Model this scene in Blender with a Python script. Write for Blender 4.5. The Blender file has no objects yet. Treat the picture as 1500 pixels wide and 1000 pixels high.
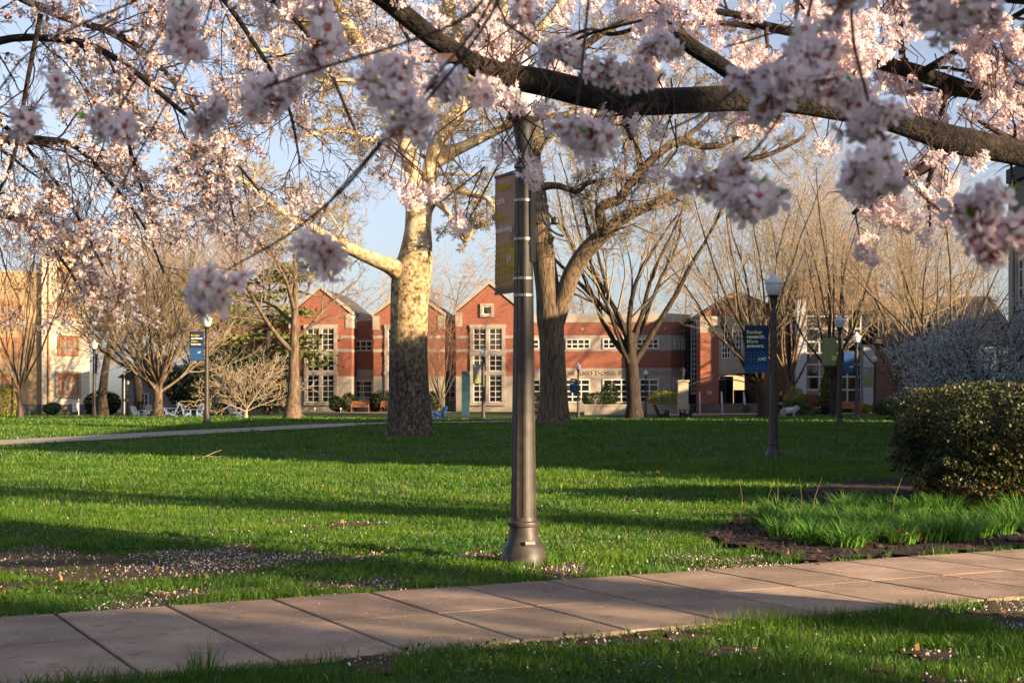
import bpy, math, random
import numpy as np
from mathutils import Vector, Matrix

R = math.radians
S = bpy.context.scene
COL = S.collection
rng = np.random.default_rng(7)

# ------------------------------------------------------------------ camera, sky, sun, exposure
EYE = 1.57
FOC = 2125.0                      # focal length in photo pixels (photo 1500 x 1000, horizon at y = 585)
cam = bpy.data.cameras.new('camera')
cam.sensor_width = 36.0
cam.lens = 36.0 * FOC / 1500.0
cam.shift_y = 85.0 / 1500.0
cam.clip_start = 0.05
cam.clip_end = 6000.0
cam.dof.use_dof = True
cam.dof.focus_distance = 24.0
cam.dof.aperture_fstop = 11.0
cam_o = bpy.data.objects.new('camera', cam)
cam_o.location = (0, 0, EYE)
cam_o.rotation_euler = (R(90), 0, 0)
COL.objects.link(cam_o)
S.camera = cam_o

SUN_EL = R(14.0)
SUN_H = Vector((0.827, -0.562, 0)).normalized()      # horizontal direction towards the sun
w = bpy.data.worlds.new('World')
S.world = w
w.use_nodes = True
nt = w.node_tree
bg = nt.nodes['Background']
sky = nt.nodes.new('ShaderNodeTexSky')
sky.sky_type = 'NISHITA'
sky.sun_disc = False
sky.sun_elevation = SUN_EL
sky.sun_rotation = math.atan2(SUN_H.x, SUN_H.y)
sky.air_density = 1.0
sky.dust_density = 1.6
sky.ozone_density = 3.0
veil = nt.nodes.new('ShaderNodeHueSaturation')          # thin high haze pales the blue
veil.inputs['Saturation'].default_value = 0.60
veil.inputs['Value'].default_value = 1.0
nt.links.new(sky.outputs['Color'], veil.inputs['Color'])
tint = nt.nodes.new('ShaderNodeMix'); tint.data_type = 'RGBA'; tint.blend_type = 'MULTIPLY'
tint.inputs['Factor'].default_value = 1.0
tint.inputs['B'].default_value = (1.03, 0.98, 1.03, 1)
nt.links.new(veil.outputs['Color'], tint.inputs['A'])
nt.links.new(tint.outputs['Result'], bg.inputs['Color'])
bg.inputs['Strength'].default_value = 0.062
sl = bpy.data.lights.new('sun', 'SUN')
sl.energy = 4.9
sl.angle = R(0.6)
sl.color = (1.0, 0.73, 0.44)
so = bpy.data.objects.new('sun', sl)
sd = Vector((SUN_H.x * math.cos(SUN_EL), SUN_H.y * math.cos(SUN_EL), math.sin(SUN_EL)))
so.rotation_euler = sd.to_track_quat('Z', 'Y').to_euler()
so.location = (30, -20, 30)
COL.objects.link(so)
S.view_settings.view_transform = 'Standard'
S.view_settings.look = 'None'
S.view_settings.exposure = 1.88
S.view_settings.gamma = 1.0
S.cycles.max_bounces = 6
S.cycles.transparent_max_bounces = 4
S.cycles.use_denoising = True

# ------------------------------------------------------------------ terrain and pixel helpers
def ss(a, b, t):
    t = np.clip((np.asarray(t, float) - a) / (b - a), 0, 1)
    return t * t * (3 - 2 * t)

def gz(x, y):
    x = np.asarray(x, float); y = np.asarray(y, float)
    z = 0.48 * ss(34, 63, y)
    z = z - 0.30 * np.exp(-(x / 15.0) ** 2) * ss(74, 100, y) * (1 - ss(114, 126, y))
    z = z - 0.38 * (1 - ss(-26, -17, x)) * ss(93, 106, y)
    return z

def G(x, y):
    return float(gz(x, y))

def P(px, py, d):
    return Vector(((px - 750) / FOC * d, d, EYE + (585 - py) / FOC * d))

def gpx(px, py):
    """ground point that shows at a photo pixel"""
    d = 6.0
    while d < 400:
        p = P(px, py, d)
        if p.z <= G(p.x, p.y): break
        d *= 1.002
    p.z = G(p.x, p.y)
    return p

def on(px, d):
    x = (px - 750) / FOC * d
    return Vector((x, d, G(x, d)))

def vnoise(x, y, scale, seed=0):
    """smooth value noise in [0,1]"""
    x = np.asarray(x, float) / scale + 1000.0; y = np.asarray(y, float) / scale + 1000.0
    t = np.random.default_rng(seed).random((256, 256))
    xi = np.floor(x).astype(int); yi = np.floor(y).astype(int)
    fx = x - xi; fy = y - yi
    fx = fx * fx * (3 - 2 * fx); fy = fy * fy * (3 - 2 * fy)
    a = t[xi % 256, yi % 256]; b = t[(xi + 1) % 256, yi % 256]
    c = t[xi % 256, (yi + 1) % 256]; e = t[(xi + 1) % 256, (yi + 1) % 256]
    return (a * (1 - fx) + b * fx) * (1 - fy) + (c * (1 - fx) + e * fx) * fy

def inpoly(x, y, poly):
    r = np.zeros(np.shape(x), bool)
    n = len(poly)
    for i in range(n):
        x0, y0 = poly[i]; x1, y1 = poly[(i + 1) % n]
        if y0 == y1: continue
        c = ((y0 > y) != (y1 > y)) & (x < (x1 - x0) * (y - y0) / (y1 - y0) + x0)
        r ^= c
    return r

# ------------------------------------------------------------------ object helpers
def mk(name, V, faces, mats=None, midx=None, smooth=False, parent=None):
    """ONE mesh object from a vertex array and a list of face arrays (each n x k)"""
    V = np.asarray(V, np.float32).reshape(-1, 3)
    me = bpy.data.meshes.new(name)
    me.vertices.add(len(V)); me.vertices.foreach_set('co', V.ravel())
    faces = [np.asarray(f, np.int32) for f in faces if len(f)]
    nl = sum(f.size for f in faces); npoly = sum(len(f) for f in faces)
    me.loops.add(nl); me.polygons.add(npoly)
    me.loops.foreach_set('vertex_index', np.concatenate([f.ravel() for f in faces]))
    st = []; o = 0
    for f in faces:
        k = f.shape[1]
        st.append(np.arange(len(f)) * k + o); o += f.size
    me.polygons.foreach_set('loop_start', np.concatenate(st).astype(np.int32))
    for m in (mats or []): me.materials.append(m)
    if midx is not None: me.polygons.foreach_set('material_index', np.asarray(midx, np.int32))
    me.polygons.foreach_set('use_smooth', np.full(npoly, bool(smooth)))
    me.update(calc_edges=True)
    ob = bpy.data.objects.new(name, me)
    COL.objects.link(ob)
    if parent is not None: ob.parent = parent
    return ob

class MB:
    """collects boxes, prisms, lathes into one mesh"""
    def __init__(s): s.V = []; s.F = {}; s.n = 0
    def add(s, verts, faces, m=0):
        b = len(s.V); s.V.extend([tuple(v) for v in verts])
        for f in faces: s.F.setdefault(len(f), []).append(([i + b for i in f], m))
        return s
    def box(s, x0, x1, y0, y1, z0, z1, m=0):
        v = [(x, y, z) for z in (z0, z1) for x, y in ((x0, y0), (x1, y0), (x1, y1), (x0, y1))]
        return s.add(v, [(3, 2, 1, 0), (4, 5, 6, 7), (0, 1, 5, 4), (1, 2, 6, 5), (2, 3, 7, 6), (3, 0, 4, 7)], m)
    def prism(s, pts, y0, y1, m=0):
        """polygon in x,z swept along y"""
        n = len(pts)
        v = [(x, y0, z) for x, z in pts] + [(x, y1, z) for x, z in pts]
        f = [tuple(range(n)), tuple(range(2 * n - 1, n - 1, -1))]
        f += [(i, i + n, (i + 1) % n + n, (i + 1) % n) for i in range(n)]
        return s.add(v, f, m)
    def plan(s, pts, z0, z1, m=0):
        """polygon in x,y swept along z"""
        n = len(pts)
        v = [(x, y, z0) for x, y in pts] + [(x, y, z1) for x, y in pts]
        f = [tuple(range(n - 1, -1, -1)), tuple(range(n, 2 * n))]
        f += [(i, (i + 1) % n, (i + 1) % n + n, i + n) for i in range(n)]
        return s.add(v, f, m)
    def lathe(s, prof, sides=20, c=(0, 0), m=0, mod=None):
        v = []
        for r, z in prof:
            for k in range(sides):
                a = 2 * math.pi * k / sides
                q = r * (mod[k % len(mod)] if mod else 1)
                v.append((c[0] + q * math.cos(a), c[1] + q * math.sin(a), z))
        f = [tuple(range(sides - 1, -1, -1)), tuple(range((len(prof) - 1) * sides, len(prof) * sides))]
        for i in range(len(prof) - 1):
            for k in range(sides):
                k2 = (k + 1) % sides
                f.append((i * sides + k, i * sides + k2, (i + 1) * sides + k2, (i + 1) * sides + k))
        return s.add(v, f, m)
    def bar(s, a, b, wd, th, m=0, up=(0, 0, 1)):
        a = Vector(a); b = Vector(b); t = (b - a).normalized(); u = Vector(up)
        if abs(t.dot(u)) > .98: u = Vector((0, 1, 0))
        n = t.cross(u).normalized(); q = n.cross(t).normalized()
        v = []
        for p in (a, b):
            for i, j in ((-1, -1), (1, -1), (1, 1), (-1, 1)): v.append(p + n * (wd / 2 * i) + q * (th / 2 * j))
        return s.add(v, [(3, 2, 1, 0), (4, 5, 6, 7), (0, 1, 5, 4), (1, 2, 6, 5), (2, 3, 7, 6), (3, 0, 4, 7)], m)
    def build(s, name, mats, parent=None, smooth=False, bevel=0):
        if not isinstance(mats, (list, tuple)): mats = [mats]
        fs = []; mi = []
        for k in s.F:
            fs.append(np.array([f for f, _ in s.F[k]])); mi += [m for _, m in s.F[k]]
        ob = mk(name, s.V, fs, mats, mi, smooth, parent)
        if bevel:
            b = ob.modifiers.new('edge', 'BEVEL'); b.width = bevel; b.segments = 2; b.limit_method = 'ANGLE'
        return ob

def tag(o, label=None, cat=None, group=None, kind=None):
    if label: o['label'] = label
    if cat: o['category'] = cat
    if group: o['group'] = group
    if kind: o['kind'] = kind
    return o

def thing(name, loc, label, cat, group=None, rz=0.0):
    o = bpy.data.objects.new(name, None); COL.objects.link(o)
    o.empty_display_size = 0.2
    o.location = loc; o.rotation_euler = (0, 0, rz)
    return tag(o, label, cat, group)

def copy_tree(o, parent=None):
    c = o.copy(); COL.objects.link(c)
    if parent is not None: c.parent = parent
    for ch in list(o.children): copy_tree(ch, c)
    return c

def tubes(polys, sides):
    """polylines [(points, radii)] -> vertex and quad arrays"""
    by = {}
    for p, r in polys: by.setdefault(len(p), []).append((p, r))
    VV = []; FF = []; base = 0
    for n, L in by.items():
        p = np.array([a for a, _ in L], float); r = np.array([b for _, b in L], float)
        m = len(L)
        t = np.empty_like(p); t[:, 1:-1] = p[:, 2:] - p[:, :-2]; t[:, 0] = p[:, 1] - p[:, 0]; t[:, -1] = p[:, -1] - p[:, -2]
        t /= np.linalg.norm(t, axis=2, keepdims=True) + 1e-9
        ov = p[:, -1] - p[:, 0]
        ref = np.zeros((m, 3)); ref[np.arange(m), np.argmin(np.abs(ov), axis=1)] = 1
        ref = np.repeat(ref[:, None], n, 1)
        u = np.cross(t, ref); u /= np.linalg.norm(u, axis=2, keepdims=True) + 1e-9
        v = np.cross(t, u)
        a = np.arange(sides) * 2 * math.pi / sides
        V = p[:, :, None] + r[:, :, None, None] * (u[:, :, None] * np.cos(a)[None, None, :, None] + v[:, :, None] * np.sin(a)[None, None, :, None])
        idx = np.arange(m * n * sides).reshape(m, n, sides) + base
        i0 = idx[:, :-1]; i1 = idx[:, 1:]
        f = np.stack([i0, np.roll(i0, -1, 2), np.roll(i1, -1, 2), i1], -1).reshape(-1, 4)
        VV.append(V.reshape(-1, 3)); FF.append(f); base += m * n * sides
    return np.concatenate(VV), np.concatenate(FF)

def tube_obj(name, polys, sides, m, parent=None, smooth=True):
    V, Fq = tubes(polys, sides)
    return mk(name, V, [Fq], [m], None, smooth, parent)

def smooth_path(pts, k=6):
    """Catmull-Rom through rows of numbers"""
    a = np.array(pts, float); n = len(a)
    a = np.vstack([2 * a[0] - a[1], a, 2 * a[-1] - a[-2]])
    out = []
    for i in range(1, n):
        p0, p1, p2, p3 = a[i - 1:i + 3]
        for j in range(k):
            t = j / k
            out.append(.5 * ((2 * p1) + (p2 - p0) * t + (2 * p0 - 5 * p1 + 4 * p2 - p3) * t * t + (3 * p1 - p0 - 3 * p2 + p3) * t ** 3))
    out.append(a[-2])
    return np.array(out)

# ------------------------------------------------------------------ materials
def mat(name, c, rough=.8, c2=None, scale=4.0, detail=4, bump=0.0, bscale=None, metal=0.0, spec=.3, transl=0.0, emit=None, lo=.35, hi=.65, isl=0.0, stretch=None):
    m = bpy.data.materials.new(name); m.use_nodes = True
    n = m.node_tree; L = n.links; b = n.nodes['Principled BSDF']
    b.inputs['Roughness'].default_value = rough
    b.inputs['Metallic'].default_value = metal
    b.inputs['Specular IOR Level'].default_value = spec
    col = None
    b.inputs['Base Color'].default_value = (*c, 1)
    co = n.nodes.new('ShaderNodeTexCoord').outputs['Object']
    if stretch:
        mp = n.nodes.new('ShaderNodeMapping'); mp.inputs['Scale'].default_value = stretch
        L.new(co, mp.inputs['Vector']); co = mp.outputs['Vector']
    if c2 is not None:
        nz = n.nodes.new('ShaderNodeTexNoise'); nz.inputs['Scale'].default_value = scale; nz.inputs['Detail'].default_value = detail
        L.new(co, nz.inputs['Vector'])
        rp = n.nodes.new('ShaderNodeValToRGB')
        rp.color_ramp.elements[0].position = lo; rp.color_ramp.elements[0].color = (*c, 1)
        rp.color_ramp.elements[1].position = hi; rp.color_ramp.elements[1].color = (*c2, 1)
        L.new(nz.outputs['Fac'], rp.inputs['Fac']); col = rp.outputs['Color']
    if isl:
        g = n.nodes.new('ShaderNodeNewGeometry')
        hs = n.nodes.new('ShaderNodeHueSaturation')
        mr = n.nodes.new('ShaderNodeMapRange'); mr.inputs['To Min'].default_value = 1 - isl; mr.inputs['To Max'].default_value = 1 + isl
        L.new(g.outputs['Random Per Island'], mr.inputs['Value']); L.new(mr.outputs['Result'], hs.inputs['Value'])
        mh = n.nodes.new('ShaderNodeMapRange'); mh.inputs['To Min'].default_value = .5 - isl * .05; mh.inputs['To Max'].default_value = .5 + isl * .05
        ml = n.nodes.new('ShaderNodeMath'); ml.operation = 'MULTIPLY'; ml.inputs[1].default_value = 7.31
        fr = n.nodes.new('ShaderNodeMath'); fr.operation = 'FRACT'
        L.new(g.outputs['Random Per Island'], ml.inputs[0]); L.new(ml.outputs[0], fr.inputs[0]); L.new(fr.outputs[0], mh.inputs['Value'])
        L.new(mh.outputs['Result'], hs.inputs['Hue'])
        if col is None: hs.inputs['Color'].default_value = (*c, 1)
        else: L.new(col, hs.inputs['Color'])
        col = hs.outputs['Color']
    if col is not None: L.new(col, b.inputs['Base Color'])
    if bump:
        nb = n.nodes.new('ShaderNodeTexNoise'); nb.inputs['Scale'].default_value = bscale or scale * 3; nb.inputs['Detail'].default_value = 6
        L.new(co, nb.inputs['Vector'])
        bp = n.nodes.new('ShaderNodeBump'); bp.inputs['Strength'].default_value = bump; bp.inputs['Distance'].default_value = .05
        L.new(nb.outputs['Fac'], bp.inputs['Height']); L.new(bp.outputs['Normal'], b.inputs['Normal'])
    if transl:
        tr = n.nodes.new('ShaderNodeBsdfTranslucent'); tr.inputs['Color'].default_value = (*c, 1)
        if col is not None: L.new(col, tr.inputs['Color'])
        mx = n.nodes.new('ShaderNodeMixShader'); mx.inputs['Fac'].default_value = transl
        out = n.nodes['Material Output']
        L.new(b.outputs['BSDF'], mx.inputs[1]); L.new(tr.outputs['BSDF'], mx.inputs[2]); L.new(mx.outputs['Shader'], out.inputs['Surface'])
    if emit:
        b.inputs['Emission Color'].default_value = (*c, 1); b.inputs['Emission Strength'].default_value = emit
    return m

def brick_mat(name, c1, c2, mortar, bw=.21, bh=.075, rough=.85, msize=.012):
    m = bpy.data.materials.new(name); m.use_nodes = True
    n = m.node_tree; L = n.links; b = n.nodes['Principled BSDF']; b.inputs['Roughness'].default_value = rough
    b.inputs['Specular IOR Level'].default_value = .2
    tc = n.nodes.new('ShaderNodeTexCoord'); sp = n.nodes.new('ShaderNodeSeparateXYZ'); L.new(tc.outputs['Object'], sp.inputs[0])
    ad = n.nodes.new('ShaderNodeMath'); ad.operation = 'ADD'; L.new(sp.outputs['X'], ad.inputs[0]); L.new(sp.outputs['Y'], ad.inputs[1])
    cb = n.nodes.new('ShaderNodeCombineXYZ'); L.new(ad.outputs[0], cb.inputs['X']); L.new(sp.outputs['Z'], cb.inputs['Y'])
    bt = n.nodes.new('ShaderNodeTexBrick'); L.new(cb.outputs[0], bt.inputs['Vector'])
    bt.inputs['Color1'].default_value = (*c1, 1); bt.inputs['Color2'].default_value = (*c2, 1); bt.inputs['Mortar'].default_value = (*mortar, 1)
    bt.inputs['Scale'].default_value = 1.0; bt.inputs['Brick Width'].default_value = bw; bt.inputs['Row Height'].default_value = bh
    bt.inputs['Mortar Size'].default_value = msize
    nz = n.nodes.new('ShaderNodeTexNoise'); nz.inputs['Scale'].default_value = .6; nz.inputs['Detail'].default_value = 5; L.new(tc.outputs['Object'], nz.inputs['Vector'])
    mr = n.nodes.new('ShaderNodeMapRange'); mr.inputs['To Min'].default_value = .8; mr.inputs['To Max'].default_value = 1.2; L.new(nz.outputs['Fac'], mr.inputs['Value'])
    hs = n.nodes.new('ShaderNodeHueSaturation'); L.new(bt.outputs['Color'], hs.inputs['Color']); L.new(mr.outputs['Result'], hs.inputs['Value'])
    L.new(hs.outputs['Color'], b.inputs['Base Color'])
    bp = n.nodes.new('ShaderNodeBump'); bp.inputs['Strength'].default_value = .3; bp.inputs['Distance'].default_value = .02
    L.new(bt.outputs['Fac'], bp.inputs['Height']); bp.invert = True
    L.new(bp.outputs['Normal'], b.inputs['Normal'])
    return m

M = {}
M['grass_soil'] = mat('lawn turf', (.020, .045, .010), .95, (.045, .085, .018), 3.0, 8, .6, 60, lo=.3, hi=.7)
M['blade'] = mat('grass blade', (.032, .112, .006), .5, (.098, .19, .009), .55, 6, spec=.35, transl=.38, isl=.35, lo=.35, hi=.7)
M['blade_dry'] = mat('dry grass', (.30, .24, .11), .7, transl=.3, isl=.3)
M['soil'] = mat('bare soil', (.040, .024, .015), .95, (.105, .062, .036), 14, 8, .9, 70)
M['mulch'] = mat('mulch', (.014, .010, .009), .95, (.045, .03, .022), 20, 8, .9, 60)
M['chip'] = mat('bark chip', (.045, .03, .022), .9, isl=.7)
M['slab'] = mat('concrete slab', (.42, .31, .23), .85, (.21, .15, .11), 1.7, 15, .35, 140, isl=.18, lo=.28, hi=.72)
def grit(m):
    n = m.node_tree; L = n.links; b = n.nodes['Principled BSDF']
    src = b.inputs['Base Color'].links[0].from_socket
    tc = n.nodes.new('ShaderNodeTexCoord').outputs['Object']
    out = src
    for sc, lo, hi, c, f in ((170, .56, .66, (.10, .075, .055), .55), (210, .60, .68, (.62, .52, .43), .4), (.9, .50, .64, (.17, .13, .10), .45), (5.5, .60, .70, (.12, .09, .07), .5)):
        z = n.nodes.new('ShaderNodeTexNoise'); z.inputs['Scale'].default_value = sc; z.inputs['Detail'].default_value = 6; L.new(tc, z.inputs['Vector'])
        r = n.nodes.new('ShaderNodeMapRange'); r.inputs['From Min'].default_value = lo; r.inputs['From Max'].default_value = hi; r.inputs['To Max'].default_value = f; L.new(z.outputs['Fac'], r.inputs['Value'])
        x = n.nodes.new('ShaderNodeMix'); x.data_type = 'RGBA'; L.new(r.outputs['Result'], x.inputs['Factor']); L.new(out, x.inputs['A']); x.inputs['B'].default_value = (*c, 1); out = x.outputs['Result']
    L.new(out, b.inputs['Base Color'])
grit(M['slab'])
M['clover'] = mat('clover leaf', (.030, .085, .012), .55, (.06, .14, .02), 3, 3, transl=.25, isl=.35)
M['joint'] = mat('path joint', (.025, .018, .014), .95)
M['far_path'] = mat('far walkway', (.33, .29, .25), .9, (.27, .23, .2), 2, 5)
M['plaza'] = mat('plaza paving', (.36, .25, .19), .9, (.30, .20, .15), 2, 5)
M['brick'] = brick_mat('red brick', (.30, .072, .036), (.20, .048, .027), (.26, .17, .125))
M['brick_dark'] = brick_mat('brown brick', (.15, .07, .045), (.10, .045, .03), (.24, .19, .16))
M['brick_buff'] = brick_mat('buff brick', (.36, .24, .115), (.30, .19, .09), (.38, .29, .19))
M['brick_cream'] = brick_mat('cream brick', (.66, .58, .43), (.58, .50, .36), (.64, .57, .45))
M['stone'] = mat('limestone', (.37, .32, .265), .85, (.28, .24, .20), .7, 6, .1, 30)
M['stone_dark'] = mat('granite plinth', (.16, .13, .12), .9, (.11, .09, .085), 2, 6)
M['white_trim'] = mat('white painted trim', (.62, .60, .56), .6)
M['grey_trim'] = mat('grey blue trim', (.40, .42, .45), .6)
M['orange_trim'] = mat('orange window frame', (.36, .14, .045), .6)
M['glass'] = mat('window glass', (.008, .010, .012), .06, (.075, .07, .06), .55, 3, spec=.5, lo=.48, hi=.75)  # grey patches in the colour stand in for reflections
M['glass_pale'] = mat('pale window glass', (.26, .30, .32), .15, spec=.5)
M['roof'] = mat('grey slate roof', (.045, .044, .048), .85, (.07, .068, .07), 6, 5)
M['tile_roof'] = brick_mat('tan tile roof', (.22, .165, .12), (.18, .135, .098), (.10, .075, .055), .35, .32, .9, .05)
M['hall_wall'] = mat('grey stucco wall', (.20, .185, .175), .9, (.165, .15, .14), 1.2, 6, .1, 20)
M['tan_wall'] = mat('tan stucco wall', (.46, .34, .20), .9, (.38, .28, .16), 1.0, 6)
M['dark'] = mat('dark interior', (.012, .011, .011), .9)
M['iron'] = mat('bronze painted iron', (.026, .022, .020), .5, (.052, .043, .036), 9, 6, .06, 220, spec=.4, metal=.1)
M['iron_dark'] = mat('dark iron', (.022, .022, .026), .5, spec=.5)
M['steel'] = mat('steel strap', (.32, .30, .28), .4, metal=.7)
M['rail'] = mat('painted rail', (.42, .44, .48), .5)
M['globe'] = mat('frosted lamp globe', (.74, .76, .80), .35, spec=.5, transl=.45)
M['banner_grey'] = mat('taupe banner cloth', (.36, .295, .265), .85, transl=.45)
M['banner_blue'] = mat('navy banner cloth', (.010, .030, .085), .8, transl=.15)
M['banner_blue2'] = mat('blue banner cloth', (.015, .055, .17), .8, transl=.15)
M['banner_olive'] = mat('olive banner cloth', (.30, .33, .16), .85, transl=.3)
M['banner_pale'] = mat('pale grey banner cloth', (.28, .29, .27), .85, transl=.2)
M['ink_yellow'] = mat('yellow print', (.62, .48, .02), .8, transl=.2)
M['ink_lime'] = mat('lime print', (.55, .56, .12), .8)
M['ink_white'] = mat('white print', (.66, .64, .64), .8)
M['ink_blue'] = mat('blue print', (.02, .11, .26), .8)
M['ink_dark'] = mat('dark carving', (.25, .205, .168), .9)
M['ink_red'] = mat('dark red letters', (.30, .16, .13), .7)
M['wood'] = mat('teak bench', (.40, .17, .075), .7, (.30, .12, .05), 6, 4)
M['wood_grey'] = mat('weathered bench', (.28, .2, .16), .8)
M['chair_white_shaded'] = mat('shade toned white painted wood', (.11, .15, .23), .6)  # white paint darkened and blued, the chairs' shade is put in the colour
M['chair_blue'] = mat('blue painted wood', (.05, .17, .42), .6)
M['chair_black'] = mat('black painted wood', (.012, .013, .018), .5)
M['teal'] = mat('teal sign panel', (.014, .05, .07), .5)
M['bark_dark'] = mat('dark ridged bark', (.016, .012, .009), .95, (.050, .038, .028), 5, 8, 1.0, 9, stretch=(2.2, 2.2, .35), lo=.35, hi=.62)
M['bark_warm'] = mat('ridged tan bark', (.042, .031, .021), .95, (.165, .118, .078), 6, 8, 1.0, 9, stretch=(2.2, 2.2, .30), lo=.35, hi=.62)
M['bark_twig'] = mat('tan twigs', (.18, .145, .098), .9, (.255, .205, .135), 2, 3)
M['bark_grey'] = mat('grey brown twigs', (.13, .095, .07), .9, (.18, .135, .10), 2, 3)
M['bark_red'] = mat('reddish twigs', (.21, .12, .08), .9, (.28, .17, .11), 2, 3)
M['bark_pale'] = mat('pale pink twigs', (.26, .205, .145), .9, (.34, .27, .19), 2, 3)
M['bark_cherry'] = mat('cherry bark', (.006, .005, .0045), .95, (.042, .033, .027), 13, 12, 1.0, 45, lo=.40, hi=.72, stretch=(1, 1, 1.6))
M['twig_cherry'] = mat('cherry twig', (.045, .026, .022), .85)
M['petal'] = mat('blossom petal', (.80, .68, .71), .7, transl=.42, isl=.08)
M['petal_far'] = mat('white pink petal', (.64, .565, .59), .7, transl=.36, isl=.18)
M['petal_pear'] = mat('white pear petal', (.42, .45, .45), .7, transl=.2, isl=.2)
M['petal_eye'] = mat('red flower heart', (.42, .10, .10), .7, transl=.3, isl=.2)
M['bud'] = mat('bronze young leaf', (.26, .11, .035), .7, transl=.35, isl=.3)
M['leaf_new'] = mat('bright young leaf', (.22, .34, .03), .6, transl=.45, isl=.2)
M['fallen'] = mat('fallen petal', (.72, .62, .62), .8, transl=.2, isl=.12)
M['leaf_box'] = mat('boxwood leaf', (.024, .038, .008), .5, (.068, .066, .014), 1.6, 4, spec=.45, transl=.22, isl=.45)
M['leaf_dead'] = mat('dead brown leaf', (.30, .15, .06), .8, transl=.2, isl=.4)
M['leaf_lily'] = mat('daylily leaf', (.06, .17, .018), .5, (.10, .22, .03), 3, 3, spec=.35, transl=.35, isl=.3)
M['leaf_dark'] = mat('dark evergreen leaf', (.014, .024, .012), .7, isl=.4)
M['leaf_cedar'] = mat('cedar foliage', (.10, .12, .028), .7, transl=.2, isl=.4)
M['leaf_shrub'] = mat('shrub leaf', (.05, .075, .02), .6, transl=.2, isl=.45)
M['leaf_lime'] = mat('yellow green shrub leaf', (.24, .26, .02), .6, transl=.3, isl=.25)
M['leaf_rust'] = mat('rust shrub leaf', (.24, .085, .035), .7, transl=.2, isl=.35)
M['leaf_orange'] = mat('dry orange leaf', (.40, .19, .06), .75, transl=.3, isl=.3)
M['fur'] = mat('white dog fur', (.60, .58, .58), .95, (.5, .48, .48), 30, 3, .5, 60)
M['cloth_black'] = mat('black clothing', (.012, .012, .016), .9)
M['skin'] = mat('skin', (.45, .27, .19), .6)
M['hair'] = mat('dark hair', (.03, .02, .015), .7)
M['shoe'] = mat('pale shoes', (.6, .6, .6), .7)

# sycamore bark: grey brown scales low, also darkened up to the hall's shade line, flaking to cream, tan and olive patches higher up
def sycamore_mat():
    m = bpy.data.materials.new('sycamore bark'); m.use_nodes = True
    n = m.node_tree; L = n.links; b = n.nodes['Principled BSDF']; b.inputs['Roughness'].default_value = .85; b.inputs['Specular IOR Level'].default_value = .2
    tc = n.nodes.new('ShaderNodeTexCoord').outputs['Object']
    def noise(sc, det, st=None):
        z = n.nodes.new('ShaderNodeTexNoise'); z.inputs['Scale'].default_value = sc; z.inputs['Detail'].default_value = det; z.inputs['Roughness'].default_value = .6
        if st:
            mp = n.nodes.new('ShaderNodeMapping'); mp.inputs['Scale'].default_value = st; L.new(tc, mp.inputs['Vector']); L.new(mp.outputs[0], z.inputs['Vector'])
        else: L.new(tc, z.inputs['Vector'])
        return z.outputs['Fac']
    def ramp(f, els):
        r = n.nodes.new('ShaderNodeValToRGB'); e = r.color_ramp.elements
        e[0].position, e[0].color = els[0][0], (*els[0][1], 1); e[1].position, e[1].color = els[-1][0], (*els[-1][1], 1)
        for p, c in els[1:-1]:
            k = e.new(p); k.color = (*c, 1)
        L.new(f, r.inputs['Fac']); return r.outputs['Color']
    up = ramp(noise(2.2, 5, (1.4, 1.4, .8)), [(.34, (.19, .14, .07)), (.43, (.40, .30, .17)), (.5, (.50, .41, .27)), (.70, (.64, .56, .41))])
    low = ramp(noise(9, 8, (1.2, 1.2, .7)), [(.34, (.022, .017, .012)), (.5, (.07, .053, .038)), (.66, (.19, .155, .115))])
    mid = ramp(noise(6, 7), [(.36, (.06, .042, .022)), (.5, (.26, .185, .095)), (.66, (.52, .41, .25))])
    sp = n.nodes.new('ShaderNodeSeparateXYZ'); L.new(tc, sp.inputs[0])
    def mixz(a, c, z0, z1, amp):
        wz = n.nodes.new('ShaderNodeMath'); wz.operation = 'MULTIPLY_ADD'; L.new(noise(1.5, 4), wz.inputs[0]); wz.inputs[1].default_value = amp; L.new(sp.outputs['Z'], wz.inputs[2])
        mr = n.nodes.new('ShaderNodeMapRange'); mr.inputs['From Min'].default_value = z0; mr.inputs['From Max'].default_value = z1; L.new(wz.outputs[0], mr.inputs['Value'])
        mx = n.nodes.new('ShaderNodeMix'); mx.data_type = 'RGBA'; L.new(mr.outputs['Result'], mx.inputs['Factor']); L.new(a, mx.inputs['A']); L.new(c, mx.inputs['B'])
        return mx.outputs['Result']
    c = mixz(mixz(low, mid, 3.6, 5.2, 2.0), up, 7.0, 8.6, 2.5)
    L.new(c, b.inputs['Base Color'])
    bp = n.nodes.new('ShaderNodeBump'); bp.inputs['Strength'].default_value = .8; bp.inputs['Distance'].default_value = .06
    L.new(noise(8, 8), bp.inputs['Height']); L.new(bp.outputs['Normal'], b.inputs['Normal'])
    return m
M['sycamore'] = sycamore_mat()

# ------------------------------------------------------------------ ground
xs = np.concatenate([[-1500, -700, -300, -150, -100], np.arange(-70, 70.1, 1.25), [100, 150, 300, 700, 1500]])
ys = np.concatenate([[-300, -120, -60, -30], np.arange(-15, 150, 1.25), [160, 180, 220, 300, 500, 900, 1600, 3000]])
gx, gy = np.meshgrid(xs, ys, indexing='ij')
gv = np.stack([gx, gy, gz(gx, gy)], -1).reshape(-1, 3)
ii = np.arange(gv.shape[0]).reshape(gx.shape)
gf = np.stack([ii[:-1, :-1], ii[1:, :-1], ii[1:, 1:], ii[:-1, 1:]], -1).reshape(-1, 4)
tag(mk('lawn', gv, [gf], [M['grass_soil']], None, True), kind='structure')

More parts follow.
